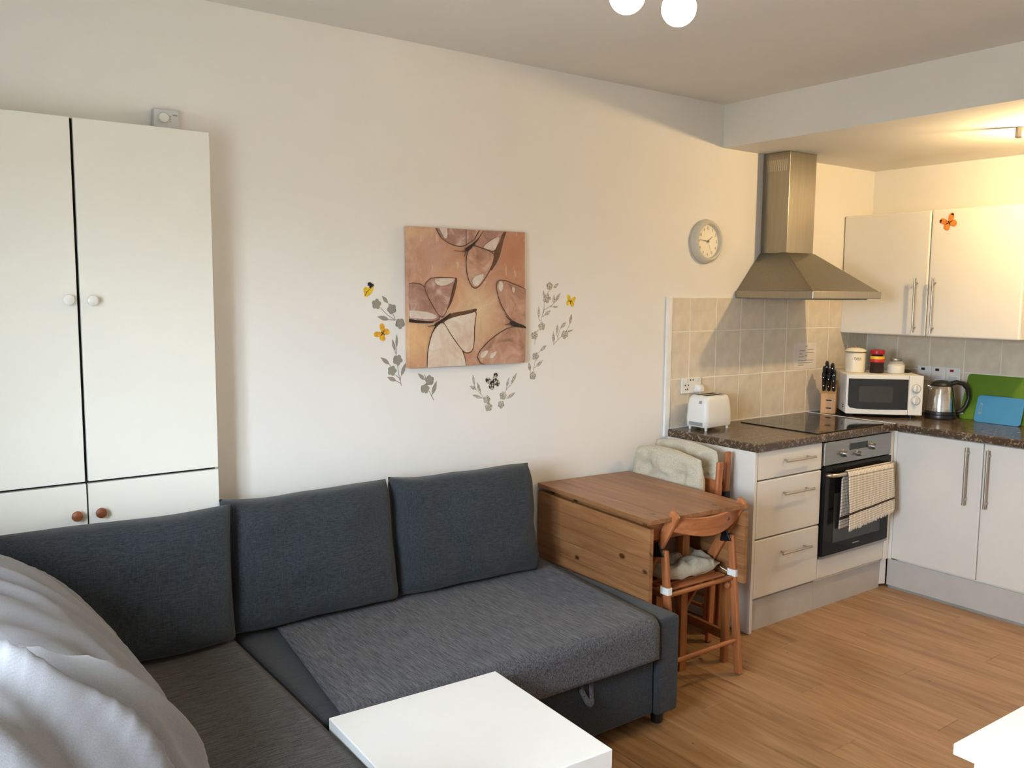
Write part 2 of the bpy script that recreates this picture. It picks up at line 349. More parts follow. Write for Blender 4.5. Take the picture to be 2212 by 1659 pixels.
# ------------------------------------------------------------------ the setting
def struct(name, bm, mat, parent=None, **k):
    o = obj(name, bm, mat, parent, **k)
    if parent is None: o['kind'] = 'structure'
    return o
wb = struct('wall_back', box(WX0-REVEAL, WX1+.15, 0, .12, -.05, ZC+.12), 'wall')
wr_ = struct('wall_right', box(WX1, WX1+.12, WY0-.12, 0, -.05, ZC+.12), 'wall')
struct('wall_front', box(WX0-.15, WX1, WY0-.12, WY0, -.05, ZC+.12), 'wall')
ce = struct('ceiling', box(WX0-.15, XB, WY0, 0, ZC, ZC+.12), 'ceil')
cs = struct('ceiling_lowered', box(XB, WX1, WY0, 0, ZS, ZC+.12), 'ceil')
# wall with the window (four pieces around the opening, one continuous ring)
def wall_ring():
    bm = B(); y0, y1, z0, z1 = WIN; oy0, oy1, oz0, oz1 = WY0, 0, -.05, ZC+.12; xa, xb = WX0-REVEAL, WX0
    outer = [(oy0, oz0), (oy1, oz0), (oy1, oz1), (oy0, oz1)]; inner = [(y0, z0), (y1, z0), (y1, z1), (y0, z1)]
    O = [[bm.verts.new((x, a, b)) for a, b in outer] for x in (xa, xb)]; I = [[bm.verts.new((x, a, b)) for a, b in inner] for x in (xa, xb)]
    for k in range(4):
        j = (k+1) % 4
        for s in (0, 1): bm.faces.new((O[s][k], O[s][j], I[s][j], I[s][k]))
        bm.faces.new((O[0][k], O[0][j], O[1][j], O[1][k])); bm.faces.new((I[0][k], I[0][j], I[1][j], I[1][k]))
    return bm
struct('wall_left', wall_ring(), 'wall')
wn = thing('window_1', None, None, (WX0-REVEAL+.06, WIN[0], WIN[2]), kind='structure')
y0, y1, z0, z1 = WIN; f = .05
for a in ((y0, y1, z0, z0+f), (y0, y1, z1-f, z1), (y0, y0+f, z0+f, z1-f), (y1-f, y1, z0+f, z1-f), ((y0+y1)/2-.03, (y0+y1)/2+.03, z0+f, z1-f)):
    obj('window_frame', box(WX0-REVEAL+.03, WX0-REVEAL+.09, a[0], a[1], a[2], a[3]), 'trimw', wn)
obj('window_sill', box(WX0-REVEAL+.09, WX0+.05, y0, y1, z0, z0+.02), 'trimw', wn)
# floor with its boards
fl = struct('floor', box(WX0-.15, WX1+.12, WY0-.12, .12, -.06, -.012), 'sub')
def planks():
    pw, ln = .152, 1.285; gap = .0012; cache = {}
    nx = int((WX1-WX0)/pw)+1
    for i in range(nx):
        x0 = WX0+i*pw; x1 = min(x0+pw, WX1)
        if x1-x0 < .02: continue
        y = WY0 - ln*((i*.37+.13) % 1.0)
        while y < 0:
            a, b = max(y, WY0), min(y+ln, 0.0); y += ln
            if b-a < .03: continue
            key = (round(x1-x0, 3), round(b-a, 3))
            if key not in cache:
                wx, wy = key; c = .0016; bm = B(); hx, hy = wx/2-gap/2, wy/2-gap/2
                rings([[(-hx, -hy, -.012), (hx, -hy, -.012), (hx, hy, -.012), (-hx, hy, -.012)], [(-hx, -hy, -c), (hx, -hy, -c), (hx, hy, -c), (-hx, hy, -c)],
                       [(-hx+c, -hy+c, 0), (hx-c, -hy+c, 0), (hx-c, hy-c, 0), (-hx+c, hy-c, 0)]], bm)
                bmesh.ops.recalc_face_normals(bm, faces=bm.faces)
                me = bpy.data.meshes.new('plank'); bm.to_mesh(me); bm.free(); me.materials.append(MT['floor']); cache[key] = me
            o = bpy.data.objects.new('plank', cache[key]); COL.objects.link(o); o.parent = fl; o.location = ((x0+x1)/2, (a+b)/2, 0)
planks()
# splash-back tiles, as pieces of the two kitchen walls
TT = 1.576
def tiles():
    cols = [.012, .147, .349, .545, .744, .948, 1.15, 1.352, 1.554, WX1-.009]; rows = [.912, 1.160, 1.402, TT]
    obj('tile_grout', box(.012, WX1-.006, -.0072, 0, .912, TT), 'grout', wb); obj('tile_grout', box(WX1-.0072, WX1, -1.62, -.006, .912, 1.402), 'grout', wr_)
    g = .0017; cache = {}
    def tile(parent, w, h, c, rz):
        key = (round(w, 3), round(h, 3))
        if key not in cache:
            hx, hz = w/2-g, h/2-g; e = .0025; bm = B()
            R = lambda d, y: [(-hx+d, y, -hz+d), (hx-d, y, -hz+d), (hx-d, y, hz-d), (-hx+d, y, hz-d)]
            rings([R(0, 0), R(0, -.006), R(e, -.0085)], bm); bmesh.ops.recalc_face_normals(bm, faces=bm.faces)
            me = bpy.data.meshes.new('tile'); bm.to_mesh(me); bm.free(); me.materials.append(MT['tile']); cache[key] = me
        o = bpy.data.objects.new('tile', cache[key]); COL.objects.link(o); o.parent = parent; o.location = c; o.rotation_euler = (0, 0, rz)
    for z0, z1 in zip(rows, rows[1:]):
        for x0, x1 in zip(cols, cols[1:]): tile(wb, x1-x0, z1-z0, ((x0+x1)/2, 0, (z0+z1)/2), 0)
    ys = [-.01-.2015*k for k in range(9)]
    for z0, z1 in zip(rows[:2], rows[1:3]):
        for a, b in zip(ys, ys[1:]): tile(wr_, a-b, z1-z0, (WX1, (a+b)/2, (z0+z1)/2), rad(-90))
tiles()
struct('trim_1', box(-.026, .012, -.014, 0, .87, TT+.004), 'trimw', bevel=.004)
struct('trim_2', box(.012, WX1-.009, -.014, -.0085, .9085, .9145), 'trimw')
struct('baseboard_back', box(-.86, .0, -.014, 0, 0, .09), 'trimw', bevel=.003)

# ------------------------------------------------------------------ kitchen units
WT = .91; WTB = .871; YF = -.555
def bar_handle(parent, p, q, out, r=.0055, inset=.028, local=False):
    # a round bar on two posts; out: vector from bar to the face it is fixed on
    p, q, out = Vector(p), Vector(q), Vector(out); d = (q-p).normalized()
    h = obj('handle', tube([p, q], r, 10), 'handle', parent, smooth='auto', local=local)
    return h, [(p+d*inset, p+d*inset+out), (q-d*inset, q-d*inset+out)]
def handle(parent, p, q, out, r=.0055):
    h, posts = bar_handle(parent, p, q, out, r)
    for a, b in posts: obj('handle_post', tube([a, b], r*.8, 8), 'handle', h, smooth='auto')
def front(name, parent, bm, mat='laminate', bev=.006): return obj(name, bm, mat, parent, bevel=bev, seg=3)
# drawer unit
du = thing('drawer_unit', 'white three-drawer kitchen base unit with tall side panel beside the oven', 'drawer unit', (.27, -.3, 0))
obj('side_panel', box(0.004, .022, -.558, -.002, .004, WTB), 'laminate', du, bevel=.001)
obj('body', box(.024, .528, -.535, -.015, .15, WTB-.002), 'greyp', du)  # grey instead of white: shadow in the drawer gaps put into the colour
obj('plinth', box(.024, .53, -.530, -.515, .0, .150), 'plinth', du)
for k, (a, b) in enumerate(((.734, .868), (.4535, .728), (.166, .4475))):
    dr = front('drawer', du, box(.026, .5275, -.555, -.536, a, b))
    zc = {0: .812, 1: .655, 2: .365}[k]
    handle(dr, (.20, -.587, zc), (.43, -.587, zc), (0, .031, 0))
# oven housing
oh = thing('oven_housing', 'white oven housing with plain panel below the built-in oven', 'kitchen unit', (.83, -.3, 0))
obj('body', box(.531, 1.133, -.535, -.015, .15, WTB-.002), 'white', oh)
front('lower_panel', oh, box(.532, 1.131, -.554, -.536, .164, .272), bev=.012)
obj('plinth', box(.531, 1.142, -.530, -.515, .0, .150), 'plinth', oh)
obj('corner_filler', box(1.134, 1.178, -.554, -.536, .160, WTB-.003), 'white', oh, bevel=.002)
obj('corner_post', box(1.1815, 1.199, -.5712, -.5345, .160, WTB-.003), 'laminate', oh, bevel=.002)
obj('corner_leg', hexa([(1.143, -.532, .018), (1.178, -.545, .018), (1.178, -.53, .018), (1.143, -.517, .018), (1.150, -.532, .158), (1.178, -.545, .158), (1.178, -.53, .158), (1.150, -.517, .158)]), 'laminate', oh)
# oven
ov = thing('oven', 'built-in black glass electric oven with steel control panel', 'oven', (.83, -.55, .27))
cp = obj('control_panel', box(.533, 1.131, -.566, -.536, .748, .866), 'ovenp', ov, bevel=.003)
obj('display', box(.745, .905, -.5675, -.560, .809, .842), 'blackgl', cp)
for x, r, z in ((.69, .017, .798), (.815, .013, .786), (.945, .017, .810)):
    kb = obj('knob', lathe([(r*1.15, 0), (r*1.15, -.004), (r, -.006), (r*.86, -.026), (r*.5, -.027)], (x, -.566, z), 22, 'y'), 'ovenp', cp, smooth='auto')
dr = obj('oven_door', box(.534, 1.130, -.572, -.537, .288, .744), 'ovengl', ov, bevel=.004)
obj('door_window', box(.62, 1.045, -.5735, -.570, .345, .60), 'blackwin', dr)
obj('oven_trim', box(.533, 1.131, -.570, -.537, .274, .286), 'ovenp', ov)
obj('maker_mark', box(.80, .86, -.5738, -.5715, .314, .320), 'greyp', dr)
hp = [(.545, -.570, .703), (.55, -.588, .703), (.562, -.601, .703), (.59, -.606, .703), (.83, -.609, .703), (1.07, -.606, .703), (1.098, -.601, .703), (1.110, -.588, .703), (1.115, -.570, .703)]
obj('oven_handle', tube(hp, .010, 12), 'steel', dr, smooth=True)
# tea towel over the oven handle
def towel():
    x0, x1 = .66, 1.075; zb = .7135; yf, yb = -.6225, -.5905
    def fn(u, v):
        # v: 0 back hem .. 0.42 bar top .. 1 front hem
        wob = noise.noise(Vector((u*4, v*3, 2.2)))*.006*(abs(v-.44)*2)
        skew = .022*(1-u)
        if v < .40: t = v/.40; z = .455-.02+ (zb-.03-.435)*t - skew*(1-t)*1.0; y = -.583 + (yb+.583)*t + wob*.4; n = (0, 1, .05)
        elif v < .48:
            t = (v-.40)/.08; a = math.pi*(1-t); z = zb-.03+.036*math.sin(a); y = (yf+yb)/2+(yb-yf)/2*math.cos(math.pi-a)*-1; y = (yf+yb)/2 - (yb-yf)/2*math.cos(math.pi*t+math.pi); n = (0, -math.cos(math.pi*(1-t)), math.sin(math.pi*t)+.05)
        else: t = (v-.48)/.52; z = zb-.03 - (zb-.03-.437)*t + .03*u*t - .012*(1-u)*t; y = yf-.012*t+wob; n = (0, -1, .05)
        x = x0+(x1-x0)*u + (-.012 if v < .4 else 0)*(1-u) + .004*math.sin(v*9)
        return (x, y, z), n
    return sheet(fn, 26, 60, .003)
tw = thing('tea_towel', 'checked cream tea towel hanging over the oven door handle', 'towel', (.87, -.6, .43))
obj('cloth', towel(), 'towel', tw, smooth=True)
for k in range(42):
    u = (k+.5)/42; x = .662+.41*u; z = .437+.03*u-.012*(1-u); l = .012+.007*random.random()
    obj('fringe', tube([(x, -.6345, z+.006), (x+random.uniform(-.003, .003), -.6352, z-l)], [.0042, .0015], 5), 'fringe', tw)
# right-hand base unit
bu = thing('base_cabinet', 'white two-door kitchen base cabinet below the kettle and chopping boards', 'cabinet', (1.45, -1.05, 0))
obj('body', box(1.198, 1.762, -1.50, -.60, .15, WTB-.002), 'white', bu)
obj('plinth', box(1.190, 1.205, -1.50, -.547, .012, .158), 'plinth', bu)
obj('plinth_seal', box(1.184, 1.192, -1.50, -.56, 0, .012), 'greyp', bu)
for a, b, hy in ((-1.0225, -.572, -.955), (-1.476, -1.0255, -1.058)):
    d = front('door', bu, box(1.179, 1.197, a, b, .166, .866))
    handle(d, (1.147, hy, .545), (1.147, hy, .838), (.031, 0, 0), .0075)
# worktops with the pale joint strip
w1 = tag(obj('worktop', box(0, 1.1597, -.571, -.009, WTB, WT), 'worktop', bevel=.006, seg=3), 'dark mottled worktop holding the toaster and the hob', 'worktop')
w2 = tag(obj('worktop', box(1.1603, WX1-.0095, -1.55, -.009, WTB, WT), 'worktop', bevel=.006, seg=3), 'dark mottled worktop under the microwave and kettle', 'worktop')
tag(obj('trim_3', box(1.157, 1.163, -.566, -.015, WT-.0004, WT+.0018), 'trimw'), kind='structure')
# hob
hb = thing('hob', 'black ceramic glass hob set into the worktop', 'hob', (.78, -.31, WT))
obj('glass_plate', box(.487, 1.079, -.550, -.078, WT+.0003, WT+.005), 'blackgl', hb, bevel=.002)
for x, y, r in ((.63, -.20, .07), (.63, -.42, .09), (.93, -.20, .09), (.93, -.42, .07)):
    bm = B(); n = 40
    for k in range(n):
        a, b = 2*math.pi*k/n, 2*math.pi*(k+1)/n
        q = [(x+rr*math.cos(t), y+rr*math.sin(t), WT+.0053) for rr, t in ((r, a), (r, b), (r-.002, b), (r-.002, a))]
        bm.faces.new([bm.verts.new(p) for p in q])
    bmesh.ops.remove_doubles(bm, verts=bm.verts, dist=1e-5); obj('cooking_zone', bm, 'greyp', hb)
# extractor hood
hd = thing('cooker_hood', 'brushed steel chimney cooker hood on the wall above the hob', 'hood', (.80, 0, 1.575))
X0, X1, HY = .50, 1.103, -.482
obj('rim', box(X0, X1, HY, -.002, 1.574, 1.612), 'steelh', hd, bevel=.003)
cx0, cx1, cy = .697, .928, -.172
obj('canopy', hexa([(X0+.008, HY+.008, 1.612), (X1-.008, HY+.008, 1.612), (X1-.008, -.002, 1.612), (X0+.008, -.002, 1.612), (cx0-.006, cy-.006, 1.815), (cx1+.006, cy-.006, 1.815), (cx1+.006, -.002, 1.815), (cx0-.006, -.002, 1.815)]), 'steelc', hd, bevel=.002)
ch = obj('chimney', box(cx0, cx1, cy, -.002, 1.815, ZS-.001), 'steelh', hd, bevel=.002)
for k in range(11): obj('vent_slot', box(cx0-.0012, cx0+.001, -.155+k*.0125, -.150+k*.0125, 2.245, 2.305), 'steel', ch)
obj('filter_panel', box(X0+.05, X1-.05, HY+.05, -.05, 1.568, 1.5735), 'greyp', hd)
# wall cabinet
XF = 1.4724
wc = thing('wall_cabinet', 'white two-door kitchen wall cabinet with slim bar handles', 'cabinet', (1.62, -.51, 1.37))
obj('body', box(XF+.02, WX1-.002, -1.026, -.002, 1.372, 2.057), 'white', wc)
for a, b, hy in ((-.5315, -.004, -.474), (-1.028, -.5345, -.576)):
    d = front('door', wc, box(XF, XF+.019, a, b, 1.368, 2.059), 'white', .010)
    handle(d, (XF-.031, hy, 1.388), (XF-.031, hy, 1.690), (.031, 0, 0), .006)

# outlines of the wall stickers and of the painted butterflies, in metres on the wall
SPRIGS= [([(-1.6386,1.5456,0.0201),(-1.572,1.5261,0.0204),(-1.5348,1.4677,0.0212)],[(-1.5874,1.5486,-1.6148,1.5776,0.0098),(-1.5827,1.4839,-1.636,1.4968,0.0111)],[[(-1.622,1.5318),(-1.593,1.504),(-1.5583,1.482)],[(-1.5669,1.5069),(-1.5548,1.482)],[(-1.5874,1.5486),(-1.5823,1.5409)],[(-1.5862,1.4855),(-1.5583,1.4805)]]),([(-1.5464,1.3221,0.0214),(-1.5721,1.28,0.0201)],[(-1.5514,1.3698,-1.5499,1.426,0.0068),(-1.5575,1.3575,-1.5704,1.4062,0.0081),(-1.5824,1.3054,-1.6228,1.3366,0.01),(-1.5316,1.2559,-1.5098,1.3102,0.0101),(-1.553,1.2382,-1.5951,1.2567,0.0107)],[[(-1.5514,1.3698),(-1.5541,1.3387)],[(-1.5575,1.3575),(-1.554,1.3449)],[(-1.548,1.3039),(-1.5388,1.2469),(-1.53,1.2179)],[(-1.5564,1.2635),(-1.5388,1.2469)],[(-1.5316,1.2559),(-1.5353,1.2372)],[(-1.553,1.2382),(-1.5336,1.2276)],[(-1.5824,1.3054),(-1.5773,1.2927)]]),([(-1.3987,1.2329,0.0212),(-1.4202,1.1997,0.0202)],[(-1.4189,1.234,-1.4545,1.2648,0.0095),(-1.3866,1.171,-1.3649,1.2285,0.0117)],[[(-1.4231,1.258),(-1.408,1.2202)],[(-1.408,1.1937),(-1.3989,1.1851),(-1.3786,1.1491)],[(-1.3866,1.171),(-1.3897,1.1632)]]),([(-1.112,1.1336,0.0182),(-1.1021,1.1001,0.019)],[(-1.1774,1.1992,-1.1849,1.2462,0.0072),(-1.1666,1.1806,-1.2009,1.1987,0.0101),(-1.144,1.1665,-1.1646,1.2128,0.009),(-1.1339,1.1405,-1.1888,1.1586,0.0087)],[[(-1.1774,1.1992),(-1.1666,1.1806),(-1.1427,1.1592),(-1.1229,1.1362)],[(-1.144,1.1665),(-1.1427,1.1592)],[(-1.1339,1.1405),(-1.1229,1.1362)]]),([(-1.0262,1.1445,0.0185),(-1.0362,1.1064,0.017)],[(-0.9848,1.19,-0.951,1.2438,0.0097),(-1.0075,1.1802,-0.9933,1.2256,0.0081),(-1.007,1.1303,-0.9584,1.1557,0.0104)],[[(-0.9848,1.19),(-1.0074,1.1728),(-1.0163,1.1512)],[(-1.0075,1.1802),(-1.0096,1.1693)],[(-1.0048,1.132),(-1.0162,1.1383)]]),([(-0.7723,1.6238,0.0179),(-0.7883,1.5696,0.0217),(-0.8152,1.4444,0.0195),(-0.855,1.4041,0.0187)],[(-0.7504,1.6147,-0.7192,1.6375,0.0094),(-0.8027,1.5714,-0.8079,1.6049,0.0075),(-0.7493,1.5452,-0.7451,1.5866,0.0083),(-0.7445,1.5489,-0.7072,1.5962,0.0097),(-0.7539,1.5301,-0.7198,1.5319,0.006),(-0.8015,1.4929,-0.7634,1.5151,0.0105),(-0.8323,1.4783,-0.8331,1.536,0.0074)],[[(-0.7697,1.6089),(-0.7885,1.5864)],[(-0.7493,1.5452),(-0.7685,1.5321),(-0.8019,1.5191),(-0.8157,1.4856),(-0.8201,1.4595)],[(-0.7445,1.5489),(-0.7589,1.5377)],[(-0.8024,1.5527),(-0.8041,1.5042)],[(-0.7539,1.5301),(-0.7685,1.5321)],[(-0.8323,1.4783),(-0.8226,1.467)],[(-0.8015,1.4929),(-0.811,1.4855)],[(-0.834,1.4298),(-0.8433,1.4188)],[(-0.8524,1.3891),(-0.853,1.3629)]]),([(-0.6805,1.4039,0.02)],[(-0.6514,1.4493,-0.6408,1.499,0.0107),(-0.7082,1.4312,-0.6692,1.4649,0.0099),(-0.7275,1.4087,-0.7233,1.4524,0.0091),(-0.7439,1.3635,-0.7473,1.4224,0.0099),(-0.6683,1.4151,-0.6308,1.4259,0.0069)],[[(-0.6514,1.4493),(-0.6732,1.4152)],[(-0.6929,1.4003),(-0.7075,1.3911),(-0.7463,1.3598)],[(-0.7275,1.4087),(-0.7198,1.3895),(-0.7221,1.38)],[(-0.7082,1.4312),(-0.7199,1.3971)]]),([(-0.8476,1.3103,0.0188),(-0.8621,1.2244,0.0181)],[(-0.8231,1.332,-0.7851,1.3609,0.0098),(-0.8765,1.2439,-0.8864,1.2856,0.0105),(-0.846,1.2632,-0.8058,1.2917,0.0106)],[[(-0.8231,1.332),(-0.8373,1.3212)],[(-0.8488,1.2991),(-0.8555,1.2655),(-0.8622,1.2357)],[(-0.846,1.2632),(-0.8554,1.258)],[(-0.8765,1.2439),(-0.8669,1.2322)]])]
WINGS= {'W1':[(-1.3902,1.8462),(-1.3686,1.8187),(-1.338,1.7997),(-1.3071,1.788),(-1.2759,1.7825),(-1.2534,1.7844),(-1.2171,1.8027),(-1.1943,1.8187),(-1.1713,1.8473)],'W2':[(-1.2034,1.7919),(-1.1758,1.8138),(-1.1433,1.8361),(-1.1152,1.8481),(-1.0437,1.8475),(-1.0675,1.8164),(-1.0816,1.7927),(-1.1029,1.7631),(-1.143,1.7713),(-1.1756,1.7816)],'W3':[(-1.2125,1.7859),(-1.1756,1.7797),(-1.1028,1.7593),(-1.1027,1.7342),(-1.1167,1.6992),(-1.1424,1.6602),(-1.1656,1.6292),(-1.1935,1.6098),(-1.2166,1.6248),(-1.2327,1.6625),(-1.2387,1.704),(-1.2375,1.738),(-1.2284,1.7646)],'S1':[(-1.0437,1.8475),(-1.0292,1.8474),(-1.0553,1.7937),(-1.0764,1.7272),(-1.1236,1.6721),(-1.1027,1.7342),(-1.1005,1.7613),(-1.0816,1.7927)],'W4':[(-1.4035,1.6504),(-1.2981,1.6521),(-1.2959,1.6427),(-1.3071,1.6163),(-1.3248,1.5487),(-1.3448,1.5038),(-1.3646,1.4908),(-1.3951,1.5302),(-1.4295,1.5857),(-1.4401,1.6187),(-1.425,1.6372)],'W5':[(-1.5054,1.6253),(-1.4718,1.6275),(-1.4401,1.615),(-1.4295,1.5857),(-1.3951,1.5302),(-1.3646,1.489),(-1.3996,1.4745),(-1.4555,1.4789),(-1.5061,1.4906)],'S2':[(-1.5061,1.4906),(-1.4555,1.4789),(-1.3996,1.4745),(-1.3996,1.4678),(-1.4555,1.4679),(-1.5054,1.4759)],'W6':[(-1.3514,1.4719),(-1.3159,1.4884),(-1.2619,1.4992),(-1.2254,1.5046),(-1.1908,1.5139),(-1.1976,1.4755),(-1.203,1.4371),(-1.2019,1.3946),(-1.2087,1.3522),(-1.2341,1.3415),(-1.2571,1.3519),(-1.298,1.4009),(-1.3248,1.4357),(-1.3426,1.4624)],'W7':[(-1.369,1.4666),(-1.3514,1.4682),(-1.3248,1.4357),(-1.298,1.3971),(-1.2525,1.346),(-1.2386,1.2907),(-1.4282,1.2903),(-1.4259,1.3445),(-1.4171,1.3891),(-1.3997,1.4372)],'S3':[(-1.3514,1.4738),(-1.3248,1.5073),(-1.2346,1.518),(-1.1829,1.5293),(-1.1907,1.5101),(-1.2345,1.5009),(-1.298,1.492)],'S4':[(-1.2981,1.6521),(-1.2802,1.6523),(-1.2936,1.5939),(-1.3159,1.5412),(-1.3448,1.5038),(-1.3248,1.5487)],'W8':[(-1.0758,1.6458),(-1.0371,1.6424),(-0.983,1.6234),(-0.9369,1.602),(-0.9325,1.4398),(-0.9763,1.4566),(-1.026,1.493),(-1.0605,1.5405),(-1.0802,1.5874),(-1.0876,1.6223)],'W9':[(-0.9435,1.436),(-0.9961,1.447),(-1.0451,1.434),(-1.1124,1.3961),(-1.1597,1.3584),(-1.183,1.328),(-1.1759,1.3083),(-1.1309,1.3026),(-1.0926,1.301),(-1.0537,1.2934),(-0.9495,1.2943)],'W10':[(-0.941,1.432),(-0.9324,1.4338),(-0.9283,1.2951),(-0.946,1.2946)],'BA':[(-1.2511,1.7714),(-1.2353,1.7813),(-1.2034,1.8014),(-1.1758,1.8271),(-1.1758,1.8241),(-1.2056,1.7881),(-1.2284,1.7665),(-1.2398,1.7597),(-1.2498,1.7609)],'BB':[(-1.3974,1.467),(-1.369,1.4797),(-1.347,1.4925),(-1.3195,1.5103),(-1.3182,1.5073),(-1.347,1.4813),(-1.3756,1.4629),(-1.3909,1.4538),(-1.3975,1.4558)],'BC':[(-1.0209,1.4712),(-1.0013,1.4729),(-0.9663,1.4585),(-0.9325,1.4406),(-0.9324,1.4366),(-0.9712,1.4453),(-1.006,1.4499),(-1.0198,1.4573)],'P1':[(-1.2075,1.6554),(-1.1751,1.6674),(-1.1518,1.6716),(-1.161,1.6408),(-1.1912,1.6155),(-1.2143,1.6324)],'P2':[(-1.169,1.3392),(-1.1407,1.35),(-1.1264,1.3456),(-1.15,1.319),(-1.1689,1.3178)],'P3':[(-1.1216,1.3297),(-1.0929,1.3444),(-1.0832,1.3402),(-1.1023,1.3172),(-1.1191,1.3139)],'P4':[(-1.0758,1.6419),(-1.0565,1.6383),(-1.0538,1.611),(-1.0658,1.5952),(-1.0803,1.6107)],'P5':[(-1.0076,1.6192),(-0.9903,1.6135),(-0.995,1.5917),(-1.0049,1.5956)],'P6':[(-1.3949,1.6487),(-1.3026,1.6494),(-1.3071,1.6351),(-1.3557,1.6158),(-1.3906,1.6266)],'P7':[(-1.5039,1.5198),(-1.4765,1.5196),(-1.4125,1.5118),(-1.3778,1.4928),(-1.4126,1.4821),(-1.4977,1.4941)],'P8':[(-1.1617,1.7821),(-1.115,1.8144),(-1.0724,1.8316),(-1.0864,1.7925),(-1.1029,1.7669),(-1.143,1.7751)],'P9':[(-1.3794,1.842),(-1.338,1.8348),(-1.3336,1.8091),(-1.3555,1.8119)],'L1':[(-1.2463,1.8446),(-1.2436,1.8447),(-1.2426,1.7848),(-1.2453,1.7847)],'A1':[(-1.2466,1.7621),(-1.3027,1.7629),(-1.3027,1.761),(-1.2466,1.7599)],'A2':[(-1.2488,1.7602),(-1.2556,1.7412),(-1.2529,1.7405),(-1.2452,1.7596)],'A3':[(-1.3974,1.4595),(-1.4299,1.4582),(-1.4299,1.4556),(-1.3975,1.4565)],'A4':[(-1.3953,1.4558),(-1.4062,1.4373),(-1.4031,1.4354),(-1.3918,1.4538)],'A5':[(-1.0136,1.4691),(-1.0431,1.4912),(-1.0407,1.4932),(-1.0101,1.4706)],'A6':[(-1.0209,1.4613),(-1.0477,1.4585),(-1.0477,1.4562),(-1.0208,1.4585)]}
# ------------------------------------------------------------------ things on the worktop
# toaster
to = thing('toaster', 'white two-slot toaster on the worktop below the socket', 'toaster', (.185, -.118, WT), rad(3))
def toaster_body():
    rs = []
    for z, dx, dy, r in ((.018, -.004, -.004, .02), (.024, 0, 0, .024), (.06, .002, .002, .026), (.12, -.002, -.002, .026), (.155, -.007, -.006, .026), (.170, -.013, -.012, .026), (.175, -.022, -.02, .022)):
        rs.append([(x, y, z) for x, y in rrect(-.105-dx, .105+dx, -.068-dy, .068+dy, r, 6)])
    return rings(rs)
obj('body', toaster_body(), 'plasticw', to, smooth='auto', local=True)
for y in (-.024, .024): obj('slot', box(-.070, .075, y-.014, y+.014, .1745, .1757), 'dark', to, local=True)
obj('lever', hexa([(-.112, -.034, .138), (-.104, -.034, .138), (-.104, -.022, .138), (-.112, -.022, .138), (-.110, -.032, .152), (-.102, -.032, .152), (-.102, -.024, .152), (-.110, -.024, .152)]), 'greyp', to, local=True)
obj('crumb_tray', box(-.1075, -.100, -.045, .040, .024, .044), 'greyp', to, local=True, bevel=.003)
for x, y in ((-.085, -.05), (-.085, .05), (.085, -.05), (.085, .05)): obj('foot', lathe([(.006, 0), (.007, .01), (.007, .02)], (x, y, .0005), 12), 'plasticw', to, local=True, smooth='auto')
# twin socket with plug
so = thing('wall_socket', 'white twin wall socket on the tiles above the toaster', 'socket', (.160, -.0088, 1.125))
obj('plate', box(.087, .233, -.019, -.0088, 1.083, 1.166), 'plasticw', so, bevel=.003)
for x in (.125, .205): obj('switch', hexa([(x-.007, -.021, 1.136), (x+.007, -.021, 1.136), (x+.007, -.0185, 1.136), (x-.007, -.0185, 1.136), (x-.007, -.025, 1.158), (x+.007, -.025, 1.158), (x+.007, -.0185, 1.158), (x-.007, -.0185, 1.158)]), 'plasticw', so)
for x, z in ((.152, 1.152), (.170, 1.152), (.112, 1.126), (.135, 1.126), (.117, 1.105), (.130, 1.105)): obj('pin_hole', box(x-.0035, x+.0035, -.0196, -.0185, z-.0035, z+.0035), 'dark', so)
pg = thing('plug', 'white mains plug pushed into the twin socket', 'plug', (.205, -.0195, 1.11))
obj('body', rings([[(a, -.0196, b) for a, b in rrect(.180, .232, 1.083, 1.128, .016, 5)], [(a, -.044, b) for a, b in rrect(.184, .228, 1.086, 1.125, .016, 5)], [(a, -.052, b) for a, b in rrect(.192, .220, 1.092, 1.118, .012, 5)]]), 'plasticw', pg, smooth='auto')
obj('cord', tube([(.206, -.038, 1.085), (.208, -.040, 1.06), (.22, -.030, 1.0), (.25, -.024, .95), (.27, -.022, .9165)], .003, 8), 'plasticw', pg, smooth=True)
# paper notice on the tiles
nt = thing('paper_notice', 'typed paper notice taped to the tiles beside the knife block', 'notice', (1.13, -.009, 1.24))
obj('sheet', box(1.026, 1.236, -.0098, -.0088, 1.165, 1.315), 'paper', nt)
random.seed(3)
for k, (x0, x1, z) in enumerate(((1.125, 1.15, 1.296), (1.075, 1.125, 1.272), (1.15, 1.205, 1.275), (1.075, 1.10, 1.252), (1.14, 1.21, 1.258), (1.07, 1.12, 1.236), (1.13, 1.15, 1.24), (1.065, 1.21, 1.214), (1.065, 1.20, 1.200), (1.065, 1.12, 1.187))):
    obj('text_line', box(x0, x1, -.0101, -.0098, z-.002, z+.002), 'inkp', nt)
